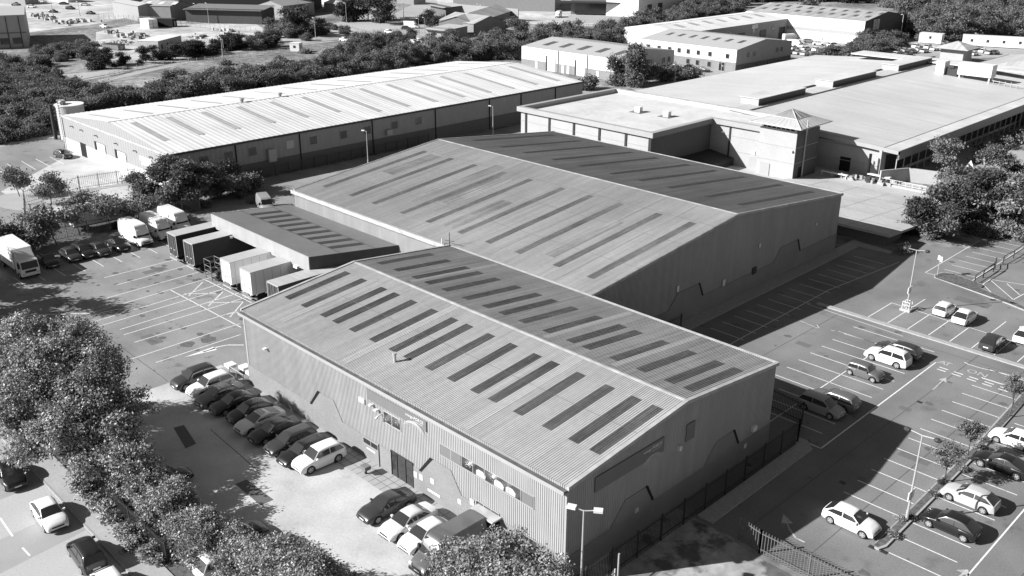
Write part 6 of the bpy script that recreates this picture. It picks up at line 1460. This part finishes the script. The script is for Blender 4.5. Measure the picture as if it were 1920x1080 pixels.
# thick trees at the right edge above the bays
for i, (px, py, h, r_, nn_, lab_) in enumerate(((1735, 448, 7.0, 3.0, 13000, 'rounded tree next to the service deck corner'), (1790, 430, 9.5, 3.6, 17000, 'tall tree behind the rounded one right of the service deck'), (1850, 432, 10.5, 4.0, 18000, 'largest tree of the clump near the right edge'), (1905, 445, 9.5, 3.8, 16000, 'pale leaved tree at the right edge above the bays'), (1880, 395, 10, 3.6, 12000, 'tree at the back of the clump near the right edge'), (1945, 420, 10, 4, 9000, 'tree cut by the right edge behind the bays'), (1800, 395, 8, 3.0, 9000, 'tree at the back of the clump behind the white signs'))):
    g = G(px, py); tree('clump_tree', lab_, g.x, g.y, rb(140+i, 22, r_*1.05, r_*1.05, h*.12, h*.78, r_*.55), int(nn_*1.7), .25, 150+i, [M['leaffar'], M['leafdark'] if i < 3 else M['leaffarlight'], M['leafdark']], .2, 'tree', 'tree clump at the right', shell=.25)
g = G(1692, 473); tree('verge_bush', 'small pale bush at the dark foot of the clump by the retaining wall', g.x, g.y, rb(160, 4, .7, .7, .4, 1.0, .5), 900, .16, 161, [M['leaffar']], .04, 'shrub')
g = G(1762, 330); tree('young_tree', 'young pale tree standing before the dark shop arcade', g.x, g.y, rb(162, 8, 1.7, 1.7, 2.5, 6, .9), 2200, .24, 163, [M['leaffarlight']], .08)
for i, (px, py) in enumerate(((1870, 300), (1850, 290), (1885, 278), (1900, 268), (1845, 305), (1915, 262))):
    g = G(px, py); tree('porch_shrub', ['first', 'second', 'third', 'fourth', 'fifth', 'sixth'][i]+' grassy shrub counted along the bed before the arcade', g.x, g.y, rb(170+i, 4, 1.3, 1.3, .5, 1.2, .7), 900, .3, 176+i, [M['leafdark'], M['leaffarlight']], .05, 'shrub', 'shrubs before the arcade', 'foliage')
t = thing('road_sign', 'white warning triangle and panels among the trees right of the ramp', 'sign', tuple(G(1800, 350)))
MB().box(-1.3, -.2, -.05, .05, .8, 3.0).build('panel', M['white'], t, local=True); MB().tube((.9, 0, 0), (.9, 0, 4.4), .06, .06, 8).build('pole', M['steel'], t, local=True)
MB().extr([(.1, -.05, 3.1), (1.9, -.05, 3.1), (1.0, -.05, 4.8)], (0, .1, 0)).build('triangle', M['white'], t, local=True)
# weeping tree and its neighbours
g = G(1172, 160); tree('weeping_tree', 'tall weeping tree in front of the white unit', g.x, g.y, [(0, 0, 5, 3.2, 3.0, 4.2), (-1.5, -.6, 7.6, 2.2, 2.2, 3.0), (2.2, .6, 8.2, 2.2, 2.2, 2.8), (3, .4, 4.2, 2.3, 2.3, 3.4), (-2.4, -.8, 3.2, 2.2, 2.2, 2.6)], 15000, .3, 190, [M['leaffar'], M['leaffarlight'], M['leafdark']], .25, droop=1.6, aspect=2.4, up=0)
for i, (px, py, r_, h, lab_) in enumerate(((1212, 158, 2.8, 5.5, 'rounded dark tree right of the weeping tree'), (1240, 152, 2.2, 3.6, 'low shrub tree between the weeping tree and the lamp post'), (1103, 168, 1.2, 3.4, 'small upright bush left of the weeping tree'), (1282, 148, 3.2, 3.5, 'dark tree mass at the car park of the two storey unit'))):
    g = G(px, py); tree('bushy_tree', lab_, g.x, g.y, rb(192+i, 8, r_, r_, h*.25, h*.75, r_*.5), 5000, .32, 196+i, [M['leaffar'], M['leafdark']], .14, shell=.2)
# shared variants for the wild belt and the wooded slope
VAR = []
for i in range(7):
    R0, H0 = [(3.2, 5.2), (3.6, 6.2), (2.6, 4.2), (4.2, 7.5), (3.0, 6.5), (2.4, 3.2), (4.6, 8.5)][i]
    bl = rb(200+i, 12, R0*.85, R0*.85, H0*.15, H0*.8, R0*.42)
    cm = leaf_mesh('crown', bl, 6500, .30, 210+i, [M['leaffar'], M['leaffarlight'] if i % 2 else M['leaffar'], M['leafdark']], shell=.25)
    mb = MB(); limbs(mb, (0, 0, -.1), (0, 0, H0*.6), .16, bl, 220+i, 5); o = mb.build('trunk', M['bark']); tm = o.data; bpy.data.objects.remove(o)
    VAR.append((cm, tm, R0, H0))
DV = []
for i in range(3):
    R0, H0 = [(4.0, 7.0), (5.0, 9.0), (3.4, 6.0)][i]; bl = rb(230+i, 14, R0*.85, R0*.85, H0*.08, H0*.75, R0*.5)
    cm = leaf_mesh('crown', bl, 5500, .33, 240+i, [M['leafdark']], shell=.25); DV.append((cm, VAR[0][1], R0, H0))
def put(name, label, g, var, sc, group, cat='tree'):
    cm, tm, r0, h0 = var; t = thing(name, label, cat, (g[0], g[1], 0), group, random.random()*6.28); t.scale = (sc, sc, sc*random.uniform(.85, 1.15))
    for nm, me in (('crown', cm), ('trunk', tm)): o = bpy.data.objects.new(nm, me); COL.objects.link(o); o.parent = t
    return t
def inside(px, py, poly):
    c = False
    for (x1, y1), (x2, y2) in zip(poly, poly[1:]+poly[:1]):
        if (y1 > py) != (y2 > py) and px < (x2-x1)*(py-y1)/(y2-y1)+x1: c = not c
    return c
def proj(x, y, z=0):
    v = np.array([x, y, z])-CAM; d = v@AD; return 960+FPX*(v@AR)/d, 540-FPX*(v@AU)/d
def scatter(poly, step, name, label, group, variants, s0, s1, seed, lim=999, cat='tree'):
    rr = random.Random(seed); q = [G(*p) for p in poly]; qq = [(p.x, p.y) for p in q]; n = 0
    x0, x1 = min(p[0] for p in qq), max(p[0] for p in qq); y0, y1 = min(p[1] for p in qq), max(p[1] for p in qq)
    y = y0
    while y < y1:
        x = x0
        while x < x1:
            a, b = x+rr.uniform(-.42, .42)*step, y+rr.uniform(-.42, .42)*step
            if inside(a, b, qq) and n < lim:
                px, py = proj(a, b, 3)
                if -60 < px < 1980 and -25 < py: put(name, label, (a, b), rr.choice(variants), rr.uniform(s0, s1), group, cat); n += 1
            x += step
        y += step
    print('scatter', name, n)
sm = [VAR[0], VAR[2], VAR[5], VAR[4]]; md = VAR
scatter([(-120, 262), (-120, 140), (20, 120), (120, 165), (183, 192), (300, 174), (430, 150), (560, 130), (600, 124), (600, 150), (430, 178), (115, 224), (112, 248), (0, 268)], 4.2, 'scrub_tree', 'one of the low bushy trees in the wild belt behind the white roofed warehouse', 'wild belt behind the white roof', [VAR[0], VAR[2], VAR[5], VAR[2]], .6, 1.0, 1, 200)
scatter([(600, 112), (700, 108), (760, 112), (880, 98), (1000, 92), (1010, 108), (862, 118), (600, 152)], 4.8, 'belt_tree', 'one of the bushy trees in the belt between the white roof and the far road', 'middle tree belt', md, .65, 1.05, 2, 90)
scatter([(900, 95), (1010, 78), (1120, 70), (1230, 52), (1290, 18), (1300, -10), (1400, -10), (1400, 22), (1230, 58), (1222, 72), (1170, 90), (1000, 98)], 5.6, 'belt_tree', 'one of the dense trees in the dark belt behind the industrial units', 'far tree belt', md, .75, 1.15, 3, 130)
scatter([(1400, 8), (1400, -16), (2010, -16), (2010, 76), (1880, 66), (1800, 76), (1745, 80), (1700, 86), (1702, 30), (1640, 8), (1450, 2)], 8.2, 'slope_tree', 'one of the mature trees packed on the wooded slope at the top right', 'wooded slope', [VAR[3], VAR[6], VAR[1], VAR[4]], 1.0, 1.5, 4, 170)
scatter([(1560, 112), (1625, 84), (1680, 84), (1700, 90), (1625, 112)], 4.4, 'yard_tree', 'one of the dark bushy trees between the striped roof unit and the parked cars', 'trees by the striped roof unit', sm, .7, 1.0, 5, 40)
scatter([(183, 133), (183, 118), (262, 120), (300, 117), (400, 103), (520, 88), (520, 78), (440, 84), (350, 100), (300, 112)], 4.4, 'roadside_bush', 'one of the dark bushes in the hedge between the open plot and the far road', 'roadside hedge', [DV[2], DV[0]], .45, .7, 6, 60, 'bush')
for i, (px, py, v, s, lab_) in enumerate(((575, 68, DV[1], 1.25, 'tall dark tree beside the white sheds at the top left'), (545, 66, VAR[1], 1.2, 'pale rounded tree left of the tall dark one by the white sheds'), (517, 60, VAR[0], 1.0, 'bushy tree at the right end of the long dark shed'), (690, 38, DV[1], 1.9, 'huge almost black tree at the top edge'), (712, 44, DV[0], 1.5, 'black lower crown leaning right of the huge black tree'), (665, 40, DV[0], 1.4, 'black lower crown left of the huge black tree'), (800, 44, DV[2], 1.0, 'round black bush beside the small brick building'), (815, 54, DV[2], .8, 'lower black bush before the small brick building'), (697, 108, VAR[6], 1.0, 'large mid grey tree left of the pickup yard'), (845, 86, VAR[1], .9, 'tree beside the low pale office'), (975, 72, VAR[6], .95, 'large round tree before the end of the wide grey roof'), (483, 92, VAR[1], .8, 'rounded bush tree beside the far road bend'), (650, 40, DV[0], 1.0, 'dark bush at the foot of the pole left of the huge tree'), (1150, 28, DV[2], .8, 'dark conifer before the glazed depot'))):
    put('single_tree', lab_, G(px, py), v, s, 'single trees beyond the roofs')
scatter([(60, 96), (183, 88), (183, 118), (60, 128)], 6, 'plot_bush', 'one of the scattered bushes on the rough ground left of the open plot', 'bushes on the rough ground', [VAR[2], VAR[5]], .5, .9, 7, 30, 'bush')
scatter([(440, 72), (600, 48), (690, 56), (640, 66), (560, 80)], 7, 'plot_bush', 'one of the scattered bushes between the dark shed and the road', 'bushes by the far road', [VAR[2], VAR[5], VAR[0]], .5, .9, 8, 20, 'bush')
scatter([(640, 84), (760, 62), (830, 56), (900, 78), (760, 96)], 8, 'plot_bush', 'one of the bushes on the near edge of the pickup yard', 'bushes by the pickup yard', [VAR[0], VAR[4]], .5, .8, 9, 12, 'bush')
for i, (px, py) in enumerate(((1540, 112), (1560, 108), (1585, 112), (1620, 104))):
    put('yard_bush', ['leftmost', 'second', 'third', 'rightmost'][i]+' dark bush along the far edge of the shop roof', G(px, py), VAR[5], 1.0, 'bushes behind the shop roof', 'bush')
# off-frame plane trees at the left whose shade falls on the yard
tree('street_tree', 'tree outside the left edge shading the yard', -86, -19, rb(300, 14, 6.5, 4.5, 4, 8.5, 2.8), 20000, .3, 301, [M['leaffar']], .3)
tree('street_tree', 'second tree outside the left edge shading the yard', -76, -21.5, rb(302, 12, 5, 4, 4, 8, 2.4), 16000, .3, 303, [M['leaffar']], .3)
# undergrowth: countless low plants of the wild ground
def ground_cover(name, poly, n, size, seed, mats, h=.5):
    q = [G(*p) for p in poly]; qq = [(p.x, p.y) for p in q]; rr = random.Random(seed); bl = []
    x0, x1 = min(p[0] for p in qq), max(p[0] for p in qq); y0, y1 = min(p[1] for p in qq), max(p[1] for p in qq); c = 0
    while len(bl) < 260 and c < 20000:
        c += 1; x, y = rr.uniform(x0, x1), rr.uniform(y0, y1)
        if inside(x, y, qq): s = rr.uniform(1.0, 2.2); bl.append((x, y, h, s*1.6, s*1.6, h*1.6))
    me = leaf_mesh(name, bl, n, size, seed, mats, shell=0); o = bpy.data.objects.new(name, me); COL.objects.link(o); o['kind'] = 'stuff'
    return o
ground_cover('undergrowth', [(-120, 262), (-120, 140), (20, 120), (183, 172), (430, 128), (640, 100), (1000, 90), (1000, 104), (640, 150), (110, 215), (112, 248)], 30000, .4, 400, [M['leaffar'], M['leafdark']], .7)
ground_cover('undergrowth', [(880, 62), (1230, 44), (1300, -14), (1400, -14), (1230, 50), (1170, 84)], 14000, .5, 401, [M['leaffar'], M['leafdark']], .8)
ground_cover('undergrowth', [(1400, 8), (1400, -16), (2010, -16), (2010, 76), (1745, 82), (1700, 86), (1702, 30)], 16000, .7, 402, [M['leaffar'], M['leafdark']], 1.0)
ground_cover('rough_grass', [(60, 100), (183, 84), (183, 160), (60, 175)], 9000, .3, 406, [M['leaffar'], M['leaffarlight']], .25)
ground_cover('rough_grass', [(183, 160), (430, 112), (640, 80), (640, 100), (430, 140), (183, 185)], 12000, .3, 407, [M['leaffar'], M['leaffarlight']], .25)
ground_cover('roadside_growth', [(183, 131), (183, 120), (262, 118), (400, 104), (520, 89), (520, 76), (440, 84), (350, 100), (300, 112)], 16000, .35, 405, [M['leafdark'], M['leaffar']], 1.1)
ground_cover('verge_plants', [(215, 440), (330, 405), (500, 372), (490, 360), (330, 392), (200, 425)], 5000, .2, 403, [M['leaffar'], M['leafdark']], .3)
ground_cover('verge_plants', [(1700, 470), (1840, 440), (1960, 465), (1960, 430), (1700, 440)], 4000, .2, 404, [M['leaffarlight']], .15)
# leaf litter and low plants of the island bed
def bed(name, x0, x1, y0, y1, n, seed):
    rg = random.Random(seed); bl = [(rg.uniform(x0, x1), rg.uniform(y0, y1), .2, .25, .4, .12) for _ in range(60)]
    me = leaf_mesh(name, bl, n, .09, seed, [M['leaf'], M['leafdark']], shell=0); o = bpy.data.objects.new(name, me); COL.objects.link(o); o['kind'] = 'stuff'
bed('island_plants', 13.3, 13.75, 20, 44, 5000, 500)
print('objects', len(bpy.data.objects))
